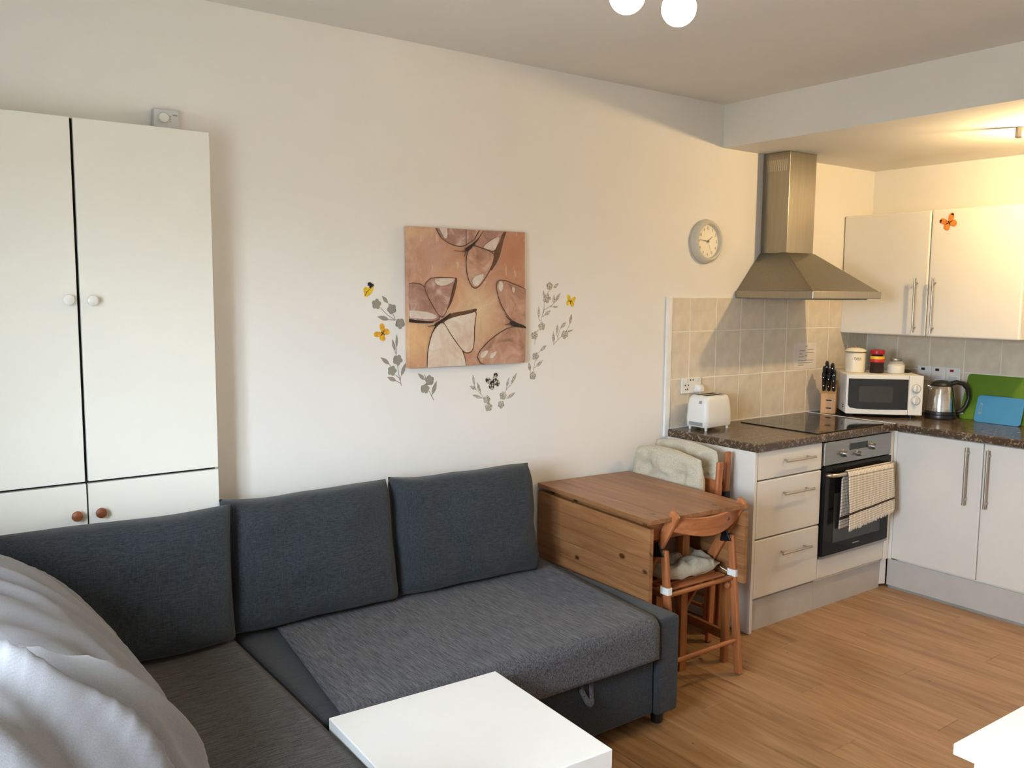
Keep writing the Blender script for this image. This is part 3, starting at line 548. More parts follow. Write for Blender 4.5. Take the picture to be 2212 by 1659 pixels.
# knife block
kb = thing('knife_block', 'pale wooden knife block on the worktop beside the microwave', 'knife block', (1.232, -.112, WT), rad(-62))
def kblock():
    pr = [(-.045, .0), (.045, .0), (.062, .165), (.012, .195), (-.038, .115)]   # side profile: y (front -), z
    return rings([[(x, y, z) for y, z in pr] for x in (-.042, .042)])
obj('block', kblock(), 'block', kb, local=True, bevel=.004)
for z in (.03, .075): obj('slot', box(-.012, .018, -.0465+(.0035 if z > .05 else .0015), -.040, z, z+.006), 'dark', kb, local=True)
hn = [(-.028, .05), (-.001, .05), (.026, .05), (-.028, .27), (-.001, .27), (.026, .27), (-.016, .46), (.014, .46)]
for k, (x, s) in enumerate(hn):
    y = -.038+.05*2*s*.9; z = .115+.08*2*s*.9; L = .128-.012*(k % 3)
    kn = thing('kitchen_knife', 'black-handled knife in the knife block, %s of the %s row' % ((['leftmost', 'middle', 'rightmost'] if k < 6 else ['left one', 'right one'])[k % 3], ['front', 'second', 'rear'][k//3]), 'knife',
               tuple(wm(kb) @ Vector((x, y, z))), rad(-62), 'knives standing in the knife block')
    d = Vector((0, -.32, .95)).normalized()
    obj('handle', tube([d*.012, d*.02, d*L*.6, d*L*.93, d*L], [.009, .0108, .0115, .012, .008], 10, flat=(1.15, .85, (1, 0, 0))), 'black', kn, local=True, smooth='auto')
    for q in (.35, .75): obj('rivet', lathe([(.0025, 0), (.0022, -.0015)], tuple(d*L*q+Vector((0, -.0125, -.002))), 8, 'y'), 'handle', kn, local=True)
# microwave, set across the corner
mw = thing('microwave', 'white microwave with black glass door set across the worktop corner', 'microwave', (1.3105, -.406, WT), math.atan2(-.292, .285))
MW, MH, MD = .408, .222, .325; zb = .018
obj('body', box(-MW/2, MW/2, .022, MD, zb, zb+MH), 'plasticw', mw, local=True, bevel=.008)
def mwdoor():
    pr = rrect(-MW/2, MW/2-.076, zb, zb+MH, .008, 3); return prism(pr, lambda p: (p[0], 0.0, p[1]), lambda p: (p[0], .0215, p[1]))
md = obj('door', mwdoor(), 'plasticw', mw, local=True, bevel=.003)
gl = [(-MW/2+.012+.02*0, zb+MH-.022), (-MW/2+.012, zb+.05), (-MW/2+.024, zb+.036), (-MW/2+.06, zb+.030), (-.03, zb+.027), (MW/2-.079, zb+.030), (MW/2-.079, zb+MH-.022)]
dg_ = obj('door_glass', prism(gl, lambda p: (p[0], -.0015, p[1]), lambda p: (p[0], .001, p[1])), 'blackgl', md, local=True)
wn_ = obj('door_window', prism(rrect(-.135, .045, zb+.068, zb+.158, .008, 4), lambda p: (p[0], -.0022, p[1]), lambda p: (p[0], -.001, p[1])), 'blackwin', md, local=True)
cp = obj('control_panel', box(MW/2-.0745, MW/2, .0, .0215, zb, zb+MH), 'plasticw', mw, local=True, bevel=.003)
for z, r in ((zb+.150, .020), (zb+.083, .020)):
    k = obj('knob', lathe([(r, 0), (r, -.003), (r*.92, -.013), (r*.6, -.014)], (MW/2-.037, 0, z), 24, 'y'), 'plasticw', cp, local=True, smooth='auto')
    obj('grip', box(MW/2-.037-.003, MW/2-.037+.003, -.022, -.013, z-r*.9, z+r*.9), 'thermo', k, local=True)
    bm = rings([[(MW/2-.037+rr*math.cos(2*math.pi*j/28), yy, z+rr*math.sin(2*math.pi*j/28)) for j in range(28)] for rr, yy in ((.025, -.0004), (.025, -.001), (.0235, -.001), (.0235, -.0004))], cap=False); obj('dial_ring', bm, 'ink', k, local=True)
for k in range(6): obj('side_vent', box(-MW/2-.0008, -MW/2+.001, .055+.009*(k % 3), .060+.009*(k % 3), zb+.028+.012*(k//3), zb+.035+.012*(k//3)), 'dark', mw, local=True)
for x in (-.16, .16):
    for y in (.05, MD-.04): obj('foot', lathe([(.012, .0005), (.014, .018)], (x, y, 0), 14), 'black', mw, local=True)
MT_Z = WT+zb+MH
# storage jars on the microwave
tc = thing('tea_canister', 'cream enamel tea canister with lid on the microwave', 'canister', (1.352, -.192, MT_Z))
obj('body', lathe([(.050, .0005), (.053, .004), (.055, .05), (.055, .115), (.053, .118)], n=36), 'enamel', tc, local=True, smooth='auto')
ld = obj('lid', lathe([(.058, .118), (.060, .121), (.058, .126), (.045, .136), (.02, .141), (.006, .142)], n=36), 'enamel', tc, local=True, smooth='auto')
obj('rim_band', lathe([(.0585, .115), (.0605, .117), (.0605, .1205), (.0585, .1215)], n=36, cap=False), 'gold', ld, local=True, smooth='auto')
obj('lid_handle', tube([(-.014, 0, .140), (-.013, 0, .152), (0, 0, .158), (.013, 0, .152), (.014, 0, .140)], .0025, 8), 'gold', ld, local=True, smooth=True)
tb = text_bm('tea', .034, .0)
for v in tb.verts:
    a = rad(225)+v.co.x/.0555+.02; z = .082+v.co.y; v.co = Vector((.0557*math.cos(a), .0557*math.sin(a), z))
obj('lettering', tb, 'ink', tc, local=True)
cj = thing('coffee_jar', 'glass coffee jar with red lid and yellow label on the microwave', 'jar', (1.413, -.292, MT_Z))
obj('glass_jar', lathe([(.034, .0005), (.038, .004), (.037, .03), (.035, .05), (.038, .068), (.038, .088), (.030, .098), (.028, .104)], n=28), 'coffee', cj, local=True, smooth='auto')
lb = obj('label', lathe([(.0385, .062), (.0387, .064), (.0387, .080), (.0385, .082)], n=28, cap=False), 'label', cj, local=True, smooth='auto')
obj('label_band', lathe([(.0388, .080), (.0389, .081), (.0389, .094), (.0375, .097)], n=28, cap=False), 'yellowl', lb, local=True, smooth='auto')
obj('label_patch', rings([[(.0392*math.cos(rad(225)+a), .0392*math.sin(rad(225)+a), z) for a, z in rrect(-.45, .45, .067, .078, .004, 3)]]), 'thermo', lb, local=True) if False else None
obj('screw_lid', lathe([(.035, .106), (.039, .107), (.040, .112), (.040, .126), (.038, .131), (.02, .133)], n=28), 'red', cj, local=True, smooth='auto')
sj = thing('sugar_jar', 'squat glass sugar jar with metal lid on the microwave', 'jar', (1.475, -.372, MT_Z))
obj('sugar', lathe([(.042, .002), (.045, .008), (.045, .046), (.030, .052), (.006, .058)], n=28), 'sugar', sj, local=True, smooth='auto')
obj('glass_jar', lathe([(.044, .0006), (.0475, .006), (.0475, .050), (.036, .066), (.030, .070), (.0285, .0705), (.034, .064), (.046, .049), (.046, .006), (.043, .0015)], n=28), 'glass', sj, local=True, smooth='auto')
obj('metal_lid', lathe([(.031, .0712), (.032, .073), (.032, .084), (.029, .087), (.008, .088)], n=28), 'handle', sj, local=True, smooth='auto')
tag(obj('black_lid', lathe([(.020, MT_Z+.0006), (.030, MT_Z+.004), (.031, MT_Z+.012), (.022, MT_Z+.018), (.008, MT_Z+.019)], (1.583, -.372, 0), 24), 'black', smooth='auto'), 'small black lid lying on the microwave beside the sugar jar', 'lid')
# kettle
kt = thing('kettle', 'steel electric kettle with black handle beside the microwave', 'kettle', (1.575, -.592, WT), rad(-50))
obj('power_base', lathe([(.080, .0005), (.082, .006), (.080, .022), (.06, .024)], n=32), 'black', kt, local=True, smooth='auto')
obj('jug', lathe([(.070, .024), (.076, .028), (.077, .045), (.070, .11), (.060, .168), (.054, .182)], n=36), 'chrome', kt, local=True, smooth='auto')
obj('collar', lathe([(.0785, .0243), (.0790, .030), (.0785, .040), (.0772, .044)], n=36, cap=False), 'black', kt, local=True, smooth='auto')
obj('lid', lathe([(.055, .1822), (.056, .190), (.048, .203), (.03, .212), (.008, .215)], n=32), 'black', kt, local=True, smooth='auto')
obj('spout', hexa([(-.058, -.018, .150), (-.055, -.02, .178), (-.055, .02, .178), (-.058, .018, .150), (-.066, -.008, .155), (-.083, -.012, .190), (-.083, .012, .190), (-.066, .008, .155)]), 'chrome', kt, local=True, bevel=.004)
obj('handle', tube([(.040, 0, .196), (.075, 0, .205), (.110, 0, .196), (.135, 0, .165), (.140, 0, .12), (.128, 0, .075), (.105, 0, .045), (.078, 0, .038)], [.014, .015, .0145, .0135, .0125, .0125, .013, .013], 12, flat=(1.25, .85, (0, 0, 1))), 'black', kt, local=True, smooth=True)
obj('switch', hexa([(.10, -.008, .028), (.118, -.008, .028), (.118, .008, .028), (.10, .008, .028), (.102, -.006, .038), (.114, -.006, .038), (.114, .006, .038), (.102, .006, .038)]), 'greyp', kt, local=True)
# chopping boards leaning on the tiles
def lean_board(name, label, ya, yb, h, x_b, lean, mat, hole):
    t = thing(name, label, 'chopping board', (x_b, (ya+yb)/2, WT+.001)); w = abs(yb-ya)
    m = Matrix.Rotation(lean, 4, 'Y')
    out = rrect(-w/2, w/2, 0, h, .018, 5); bm = prism(out, lambda p: (0, p[0], p[1]), lambda p: (.007, p[0], p[1])); bm.transform(m)
    obj('board', bm, mat, t, local=True, bevel=.0015)
    y, z, hw, hh = hole
    rg = [[(xx, p[0], p[1]) for p in rrect(y-hw*s, y+hw*s, z-hh*s, z+hh*s, min(hw, hh)*s*.95, 5)] for xx, s in ((-.0006, 1.0), (-.0006, .72))]
    bm = rings(rg, cap=False); bm.transform(m); obj('handle_hole', bm, 'dark' if mat != 'blue' else 'greyp', t, local=True)
lean_board('chopping_board', 'large green chopping board leaning against the kitchen tiles', -.655, -1.075, .262, 1.655, rad(19), 'green', (-.13, .225, .04, .010))
lean_board('chopping_board', 'small blue chopping board leaning against the green board', -.762, -1.004, .150, 1.602, rad(16), 'blue', (.095, .075, .007, .032))
# fused switches on the wall behind the kettle
for k, (y, m) in enumerate(((-.382, 'dark'), (-.467, 'dark'), (-.552, 'red'))):
    s = thing('fused_switch', ['white fused switch plate, nearest the jars behind the microwave', 'white fused switch plate, middle one of three behind the kettle', 'white fused switch plate with red rocker behind the kettle'][k], 'switch', (WX1-.009, y-.008, 1.14), group='fused switches on the kitchen tiles')
    obj('plate', box(WX1-.017, WX1-.0088, y-.050, y+.034, 1.098, 1.184), 'plasticw', s, bevel=.003)
    obj('rocker', box(WX1-.021, WX1-.0168, y-.012, y+.008, 1.158, 1.172), m, s)
    obj('fuse_holder', box(WX1-.0185, WX1-.0168, y-.030, y+.014, 1.112, 1.132), 'thermo', s)
# ------------------------------------------------------------------ things on the walls
ck = thing('wall_clock', 'round cream wall clock between the painting and the cooker hood', 'clock', (.247, 0, 1.862))
obj('case', lathe([(.110, -.001), (.112, -.012), (.108, -.026), (.100, -.036), (.092, -.040), (.086, -.037), (.084, -.028), (.083, -.020)], n=48, axis='y', cap=False), 'clockrim', ck, local=True, smooth='auto')
fc = obj('dial', lathe([(.0845, -.018), (.0845, -.0205), (.02, -.0207)], n=48, axis='y'), 'clockface', ck, local=True, smooth='auto')
for k in range(1, 13):
    a = rad(90-30*k); tb = text_bm(str(k), .021, .0002); tb.transform(Matrix.Translation((.066*math.cos(a), -.0213, .066*math.sin(a))) @ Matrix.Rotation(rad(90), 4, 'X')); obj('numeral', tb, 'inkp', fc, local=True)
def hand(name, ang, L, w, y, mat):
    a = rad(90-ang); d = Vector((math.cos(a), 0, math.sin(a))); n = Vector((-d.z, 0, d.x))
    pts = [-d*.012+n*w, -d*.012-n*w, d*L-n*w*.5, d*L+n*w*.5]; o = Vector((0, y, 0)); t = Vector((0, -.0008, 0))
    obj(name, hexa([p+o for p in pts]+[p+o+t for p in pts]), mat, ck, local=True)
hand('hour_hand', 52, .042, .0022, -.0225, 'ink'); hand('minute_hand', 277, .062, .0018, -.0240, 'ink'); hand('second_hand', 160, .066, .0007, -.0255, 'greyp')
obj('hub', lathe([(.005, -.021), (.005, -.027), (.003, -.0275)], n=14, axis='y'), 'ink', ck, local=True)
th = thing('thermostat', 'pale grey dial thermostat on the wall above the cupboard', 'thermostat', (-2.415, 0, 2.118))
obj('case', box(-2.457, -2.378, -.034, -.0005, 2.118, 2.183), 'thermo', th, bevel=.003)
obj('dial', lathe([(.017, 0), (.017, -.004), (.0145, -.008), (.006, -.0085)], (-2.427, -.034, 2.155), 26, 'y'), 'plasticw', th, smooth='auto')
for k in range(3): obj('dot', lathe([(.0016, 0), (.0014, -.0008)], (-2.405, -.034, 2.145+.008*k), 10, 'y'), 'ink', th)
obj('window', box(-2.397, -2.383, -.0348, -.0338, 2.164, 2.169), 'greyp', th)
# canvas painting with butterflies
pc = thing('canvas_painting', 'square canvas painting of three large butterflies in brown and cream', 'painting', (-1.223, 0, 1.288))
cn = obj('canvas', hexa([(-1.511, -.0305, 1.289), (-.930, -.0305, 1.289), (-.930, -.003, 1.289), (-1.511, -.003, 1.289), (-1.515, -.0305, 1.851), (-.936, -.0305, 1.853), (-.936, -.003, 1.853), (-1.515, -.003, 1.851)]), 'cv', pc, bevel=.002)
PAINT_ORDER = [('S1', 'wgD', 0), ('S3', 'wgD', 0), ('S4', 'wgD', 0), ('W1', 'wgA', 1), ('W2', 'wgA', 1), ('W3', 'wgC', 1), ('W5', 'wgA', 1), ('W4', 'wgA', 1), ('S2', 'wgK', 0), ('W7', 'wgB', 1), ('W6', 'wgB', 1), ('W8', 'wgC', 1), ('W9', 'wgC', 1), ('W10', 'wgD', 0),
    ('P1', 'wgW', 0), ('P2', 'wgW', 0), ('P3', 'wgW', 0), ('P4', 'wgW', 0), ('P5', 'wgW', 0), ('P6', 'wgW', 0), ('P7', 'wgW', 0), ('P8', 'wgW', 0), ('P9', 'wgW', 0), ('L1', 'wgK', 0),
    ('BA', 'wgK', 0), ('BB', 'wgK', 0), ('BC', 'wgK', 0), ('A1', 'wgK', 0), ('A2', 'wgK', 0), ('A3', 'wgK', 0), ('A4', 'wgK', 0), ('A5', 'wgK', 0), ('A6', 'wgK', 0)]
def smooth_poly(p, it=2):
    for _ in range(it):
        q = []
        for a, b in zip(p, p[1:]+p[:1]): q += [(a[0]*.75+b[0]*.25, a[1]*.75+b[1]*.25), (a[0]*.25+b[0]*.75, a[1]*.25+b[1]*.75)]
        p = q
    return p
def flat_poly(p, y, th=.0003):
    bm = B(); a = [bm.verts.new((x, y, z)) for x, z in p]; b = [bm.verts.new((x, y+th, z)) for x, z in p]
    f = bm.faces.new(a); g = bm.faces.new(b[::-1])
    for k in range(len(p)): bm.faces.new((a[k], b[k], b[(k+1) % len(p)], a[(k+1) % len(p)]))
    bmesh.ops.triangulate(bm, faces=[f, g]); return bm
def clampc(p): return [(min(max(x, -1.5125), -.9315), min(max(z, 1.2895), 1.8505)) for x, z in p]
for k, (key, mt, ol) in enumerate(PAINT_ORDER):
    p = WINGS[key]; y = -.0309-.00028*k
    p = [(x+(-.04 if x < -1.488 else .04 if x > -.950 else 0), z+(-.04 if z < 1.306 else .04 if z > 1.834 else 0)) for x, z in p]
    nm = {'W': 'painted_wing', 'S': 'painted_shadow', 'B': 'painted_body', 'P': 'painted_highlight', 'A': 'painted_antenna', 'L': 'painted_vein'}[key[0]]
    sp_ = smooth_poly(p, 1) if key[0] in 'WBPS' else p
    if ol:
        cx = sum(q[0] for q in sp_)/len(sp_); cz = sum(q[1] for q in sp_)/len(sp_)
        big = []
        for x, z in sp_:
            dx, dz = x-cx, z-cz; L = math.hypot(dx, dz); s = (L+.0046)/L; big.append((cx+dx*s, cz+dz*s))
        wo = obj(nm, flat_poly(clampc(sp_), y, .0002), mt, cn); obj('wing_outline', flat_poly(clampc(big), y+.00012, .00015), 'wgD', wo)
    else: obj(nm, flat_poly(clampc(sp_), y, .0002), mt, cn)
# flower sprig stickers
SPL = ['solid grey flower sprig sticker beside the upper left corner of the painting', 'solid grey flower sprig sticker beside the lower left edge of the painting', 'small solid grey flower sprig sticker under the painting',
       'glittery flower sprig sticker under the painting, stem leaning right, beside the black butterfly', 'glittery flower sprig sticker under the painting, right of the black butterfly', 'tall glittery flower sprig sticker beside the upper right of the painting',
       'small leafy glittery sprig sticker below the yellow butterfly', 'glittery flower sprig sticker beside the lower right corner of the painting']
for k, (FL, LV, ST) in enumerate(SPRIGS):
    mt = 'silver' if k < 3 else 'glitter'; xs = [q[0] for q in FL]; zs = [q[1] for q in FL]
    t = thing('flower_sticker', SPL[k], 'wall sticker', (sum(xs)/len(xs), 0, min(zs)), group='flower stickers around the painting')
    for s in ST:
        for a, b in zip(s, s[1:]):
            dx, dz = b[0]-a[0], b[1]-a[1]; L = math.hypot(dx, dz) or 1; nx, nz = -dz/L*.0014, dx/L*.0014
            obj('stem', flat_poly([(a[0]+nx, a[1]+nz), (b[0]+nx, b[1]+nz), (b[0]-nx, b[1]-nz), (a[0]-nx, a[1]-nz)], -.0006, .0005), mt, t)
    for bx, bz, tx, tz, w in LV:
        dx, dz = tx-bx, tz-bz; L = math.hypot(dx, dz); ux, uz = dx/L, dz/L; pr = [(0, 0), (.25, .75), (.5, 1), (.75, .6), (1, 0), (.75, -.6), (.5, -1), (.25, -.75)]
        obj('leaf', flat_poly([(bx+ux*L*a-uz*w*c*.85, bz+uz*L*a+ux*w*c*.85) for a, c in pr], -.0008, .0005), mt, t)
    for fx, fz, r in FL:
        a0 = random.random()*6; obj('flower', flat_poly([(fx+r*(.66+.38*abs(math.cos(2.5*(a-a0)))**.6)*math.cos(a), fz+r*(.66+.38*abs(math.cos(2.5*(a-a0)))**.6)*math.sin(a)) for a in [2*math.pi*j/60 for j in range(60)]], -.001, .0006), mt, t)
# butterflies
UW = [(0, -.02), (.06, .40), (.42, .98), (.80, 1.06), (1.04, .86), (.98, .46), (.66, .10), (.30, -.04)]
LW = [(0, .06), (.45, .10), (.82, .0), (.92, -.36), (.72, -.76), (.42, -.84), (.16, -.58), (.04, -.2)]
def butterfly(label, c, size, tilt, wing, tipm, frame='y', group='butterfly stickers'):
    t = thing('butterfly_sticker', label, 'wall sticker', c, rad(-90) if frame == 'x' else 0, group)
    ca, sa = math.cos(rad(tilt)), math.sin(rad(tilt))
    tr = lambda p, s: ((p[0]*s*ca-p[1]*sa)*size/2, (p[0]*s*sa+p[1]*ca)*size/2)
    for s in (-1, 1):
        for nm, W in (('upper_wing', UW), ('lower_wing', LW)):
            wg = obj(nm, flat_poly([tr(p, s) for p in smooth_poly(W, 1)], -.0016, .0012), wing, t, local=True)
            if tipm and nm == 'upper_wing':
                obj('wing_tip', flat_poly([tr(p, s) for p in ((.60, .84), (.88, .94), (1.02, .80), (.97, .5), (.82, .66))], -.0020, .0003), tipm, wg, local=True)
    obj('body', flat_poly([tr(p, 1) for p in ((-.05, .25), (0, .34), (.05, .25), (.06, 0), (.03, -.4), (0, -.46), (-.03, -.4), (-.06, 0))], -.0028, .0012), 'dark', t, local=True)
butterfly('amber butterfly sticker between the two grey sprigs left of the painting', (-1.6126, 0, 1.4304), .060, 52, 'orangey', None)
butterfly('small bright yellow butterfly sticker right of the painting', (-.6484, 0, 1.5546), .052, -14, 'yellow', None)
butterfly('black and white butterfly sticker under the painting', (-1.0784, 0, 1.2063), .066, 24, 'bw', 'wgK')
butterfly('orange butterfly sticker on the kitchen wall cabinet door', (XF-.0003, -.632, 1.985), .082, 28, 'orange', 'dark', 'x')
t = thing('butterfly_sticker', 'yellow butterfly sticker with black wing tip, wings closed, left of the painting', 'wall sticker', (-1.6739, 0, 1.6001), 0, 'butterfly stickers')
pxm = lambda L: [((x-150)/5.923*.00178, (215-y)/5.923*.00178) for x, y in L]
obj('wing', flat_poly(smooth_poly(pxm([(80, 215), (95, 182), (140, 175), (170, 190), (225, 150), (218, 215), (195, 250), (160, 285), (110, 312), (90, 290), (95, 250)]), 1), -.0016, .0012), 'yellow', t, local=True)
obj('wing_tip', flat_poly(smooth_poly(pxm([(135, 135), (160, 112), (190, 118), (205, 140), (228, 135), (225, 170), (200, 172), (180, 200), (165, 195), (185, 165), (170, 150), (150, 170)]), 1), -.0024, .0006), 'dark', t, local=True)
obj('body', flat_poly(pxm([(100, 290), (118, 245), (165, 205), (168, 210), (125, 250), (106, 292)]), -.0022, .0004), 'dark', t, local=True)

# ------------------------------------------------------------------ shallow white cupboard
cb = thing('cupboard', 'tall shallow cream-white cupboard with four plain doors behind the sofa', 'cupboard', (-2.72, 0, 0))
obj('carcass', box(-3.142, -2.3215, -.128, -.002, .0, 2.103), 'dark', cb)  # near-black colour stands in for the shade seen through the door gaps
obj('top_panel', box(-3.145, -2.3175, -.1315, -.002, 2.1035, 2.108), 'cupboard', cb)
obj('side_panel', box(-2.3210, -2.3170, -.130, -.002, .0, 2.103), 'cupboard', cb)
obj('side_panel', box(-3.1460, -3.1420, -.130, -.002, .0, 2.103), 'cupboard', cb)
for a, b, z0, z1, mt, kx, kz in ((-2.719, -2.317, 1.0010, 2.104, 'plasticw', -2.689, 1.561), (-3.142, -2.728, 1.0010, 2.104, 'plasticw', -2.755, 1.563), (-2.7205, -2.317, .06, .9935, 'knobw', -2.690, .901), (-3.142, -2.7255, .06, .9935, 'knobw', -2.758, .900)):
    d = obj('door', box(a, b, -.150, -.132, z0, z1), 'cupboard', cb, bevel=.0015)
    pr = [(.009, 0), (.008, -.010), (.013, -.015), (.0165, -.022), (.015, -.028), (.008, -.031), (.003, -.0315)]
    tag(obj('knob', lathe(pr, (kx, -.150, kz), 22, 'y'), mt, d, smooth='auto'), 'turned wooden knob' if mt == 'knobw' else 'round white knob')

# ------------------------------------------------------------------ corner sofa
sf = thing('corner_sofa', 'slate grey fabric corner sofa with chaise and pull-out drawer', 'sofa', (-1.65, -.5, 0))
obj('seat', box(-2.298, -1.004, -.940, -.14, .287, .418), 'slate', sf, bevel=.022, seg=4)
obj('back_rail', box(-2.295, -1.004, -.138, -.03, .06, .42), 'slatedk', sf, bevel=.01)
obj('end_panel', box(-1.001, -.893, -.945, -.03, .055, .421), 'slate', sf, bevel=.014, seg=4)
dw = obj('drawer_front', box(-2.20, -1.008, -.926, -.89, .062, .274), 'slatedk', sf, bevel=.006)
def loop():
    return tube([(-1.362+.050*k/10, -.925-.030*math.sin(math.pi*k/10), .262-.058*math.sin(math.pi*k/10)) for k in range(11)], .011, 8, flat=(.95, .25, (0, 1, .3)))
tag(obj('pull_loop', loop(), 'throw', dw, smooth=True), 'grey fabric pull loop')
obj('chaise_base', box(-3.76, -2.312, -2.03, -.165, .055, .30), 'slatedk', sf, bevel=.012)
obj('chaise_seat', box(-3.77, -2.310, -2.04, -.162, .302, .424), 'slate', sf, bevel=.022, seg=4)
for x, y in ((-.945, -.888), (-.945, -.09), (-2.28, -.9), (-2.36, -1.98), (-3.70, -1.98), (-3.70, -.2)):
    obj('foot', lathe([(.020, .0005), (.022, .004), (.028, .055)], (x, y, 0), 18), 'black', sf, smooth='auto')
# woven throws
def throw_main():
    def fn(u, v):
        L0, L1 = .80, .150; s = v*(L0+L1); yb = -.15
        if s < L0-.03: y = yb-s; z = .4285; n = (0, 0, 1); yy = y
        elif s < L0+.03:
            a = (s-(L0-.03))/.06*math.pi/2; y = yb-(L0-.03)-.035*math.sin(a); z = .4285-.035*(1-math.cos(a)); n = (0, -math.sin(a), math.cos(a)+.01); yy = y
        else: d = s-(L0+.03); y = yb-(L0-.03)-.035-.006*math.sin(u*9)*d*4; z = .4285-.035-d*.93; n = (0, -1, .05); yy = -.955
        xl = -2.147-(-.15-yy)*.126; xr = -.925-(-.15-yy)*.112
        z += noise.noise(Vector((u*9, v*7, 0)))*.0028*(1 if s < L0 else .3) + .002
        return (xl+(xr-xl)*u, y, z), n
    return sheet(fn, 40, 60, .007)
tag(obj('sofa_throw', throw_main(), 'throw', smooth=True), 'grey woven throw spread over the long sofa seat', 'throw')
def throw_ch():
    def fn(u, v): 
        x = -3.74+1.422*u; y = -.172-1.84*v; return (x, y, .4305+noise.noise(Vector((u*6, v*8, 3)))*.0025), (0, 0, 1)
    return sheet(fn, 44, 54, .007)
tag(obj('chaise_throw', throw_ch(), 'throwx', smooth=True), 'brownish grey woven throw lying flat on the chaise seat', 'throw')
# back cushions
def cushion(label, xc, w, h, t, yf, tilt, rz, seed, z=.4365):
    bm = pillow(w, h, t, 6, .46, 44, 36, .020, seed, pinch=.02, wscale=3.6)
    bm.transform(Matrix.Translation((xc, yf+t/2, z)) @ Matrix.Rotation(rz, 4, 'Z') @ Matrix.Rotation(-tilt, 4, 'X'))
    low = min(v.co.z for v in bm.verts); 
    for v in bm.verts: v.co.z += (z-low)
    return tag(obj('back_cushion', bm, 'slate', smooth=True), label, 'cushion', 'slate back cushions on the sofa')
cushion('slate back cushion in front of the white cupboard', -2.655, .675, .455, .155, -.352, rad(3), rad(-2), 1)
cushion('slate back cushion, middle one of three on the sofa', -2.007, .630, .455, .185, -.335, rad(10), rad(0), 2)
cushion('slate back cushion beside the pine table', -1.360, .648, .450, .180, -.345, rad(10), rad(-2.5), 3)
# grey bedding heaped on the chaise
def heap(y0, y1, cx, rx, rz, zb, seed, amp, py=5, nu=150, nv=120, fold=None):
    bm = B(); R = []; e = 2/1.75
    for j in range(nv+1):
        v = 2*j/nv-1; s = max(.02, max(.0, 1-abs(v)**py)**.5); yy = (y0+y1)/2+(y1-y0)/2*v; row = []
        for i in range(nu):
            a = 2*math.pi*i/nu; c, sn = math.cos(a), math.sin(a)
            p = Vector((cx+rx*s*math.copysign(abs(c)**e, c), yy, zb+(rz*s*sn**e if sn > 0 else 0)))
            if sn > 0:
                t = p.y*1.0+p.x*.55; w2 = noise.noise(Vector((p.x*2.5, p.y*2.5, p.z*2.5+seed)))
                q1 = Vector((t*7+w2*1.6, p.x*1.6+p.z*1.2, seed*5.1)); q2 = Vector((t*10+w2*2.5, p.x*4-p.z*3, seed*9.7))
                r1 = 1-math.sqrt(noise.noise(q1)**2+.012)*2.4; r2 = 1-math.sqrt(noise.noise(q2)**2+.03)*2.4
                d = amp*(r1*.8+r2*.42+w2*.9)*min(1, sn*2.2)*min(1, (1-abs(v))*4)
                if fold:
                    for fy, fz, fr, fd in fold: d -= fd*math.exp(-((p.y-fy)**2+(p.z-fz)**2)/(fr*fr))
                p += Vector((c, 0, sn))*d*min(1, s**4*1.1)
            row.append(p)
        R.append(row)
    return rings(R, bm)
tag(obj('duvet', heap(-.385, -1.400, -3.25, .545, .57, .4375, 1, .032, 5), 'duvet', smooth=True), 'crumpled grey duvet heaped on the chaise against the back cushion', 'duvet')
tag(obj('bed_pillow', heap(-1.405, -2.02, -3.25, .50, .67,   .4375, 3, .052, 3.2, fold=((-1.80, .86, .05, .06), (-1.72, .74, .06, .05))), 'duvet', smooth=True), 'plump crumpled grey pillow lying in front of the duvet by the window', 'pillow')
# ------------------------------------------------------------------ tables
lk = thing('coffee_table', 'low square white coffee table in front of the sofa', 'table', (-2.043, -1.258, 0), rad(-2.2))
obj('tabletop', box(-.268, .268, -.272, .272, .401, .450), 'lack', lk, local=True, bevel=.0025)
for x in (-1, 1):
    for y in (-1, 1): obj('leg', box(x*.243-.025, x*.243+.025, y*.247-.025, y*.247+.025, .0, .4008), 'lack', lk, local=True, bevel=.0015)
sc_ = thing('white_cabinet', 'white low cabinet near the camera, only one top corner in view', 'cabinet', (-1.23, -2.62, 0), rad(-1.5))
obj('top', box(-.40, .55, -.31, .308, .728, .750), 'lack', sc_, local=True, bevel=.0015)
obj('body', box(-.372, .522, -.29, .272, .06, .7275), 'lack', sc_, local=True, bevel=.0015)
obj('plinth', box(-.36, .51, -.27, .25, .0, .0595), 'plinth', sc_, local=True)
for k in range(3): 
    d = obj('drawer_front', box(-.365+.298*k, -.072+.298*k, .2725, .285, .07, .72), 'lack', sc_, local=True, bevel=.002); obj('knob', lathe([(.010, 0), (.012, .01), (.014, .018), (.006, .02)], (-.22+.298*k, .285, .5), 16, 'y'), 'handle', d, local=True, smooth='auto')
# gate-leg pine table
tb_ = thing('dropleaf_table', 'stained pine drop-leaf table with both leaves hanging beside the sofa', 'table', (-.594, -.412, 0), rad(-4))
TW, TL = .535, .772
n = 5
for k in range(n):
    x0 = -TW/2+TW*k/n; obj('top_board', box(x0+.0003, x0+TW/n-.0003, -TL/2, TL/2, .716, .735), 'pine', tb_, local=True, bevel=.0012 if 0 < k < n-1 else .002)
for s in (-1, 1):
    for k in range(5):
        z0 = .396+.0607*k; xa, xb = sorted((s*TW/2, s*(TW/2-.018))); obj('leaf_board', box(xa, xb, -TL/2+.004, TL/2-.004, z0+.0003, z0+.0604), 'pine', tb_, local=True, bevel=.0011)
    for y in (-.25, 0, .25): 
        xa, xb = sorted((s*(TW/2-.0182), s*(TW/2-.0205))); obj('hinge', box(xa, xb, y-.03, y+.03, .66, .698), 'greyp', tb_, local=True)
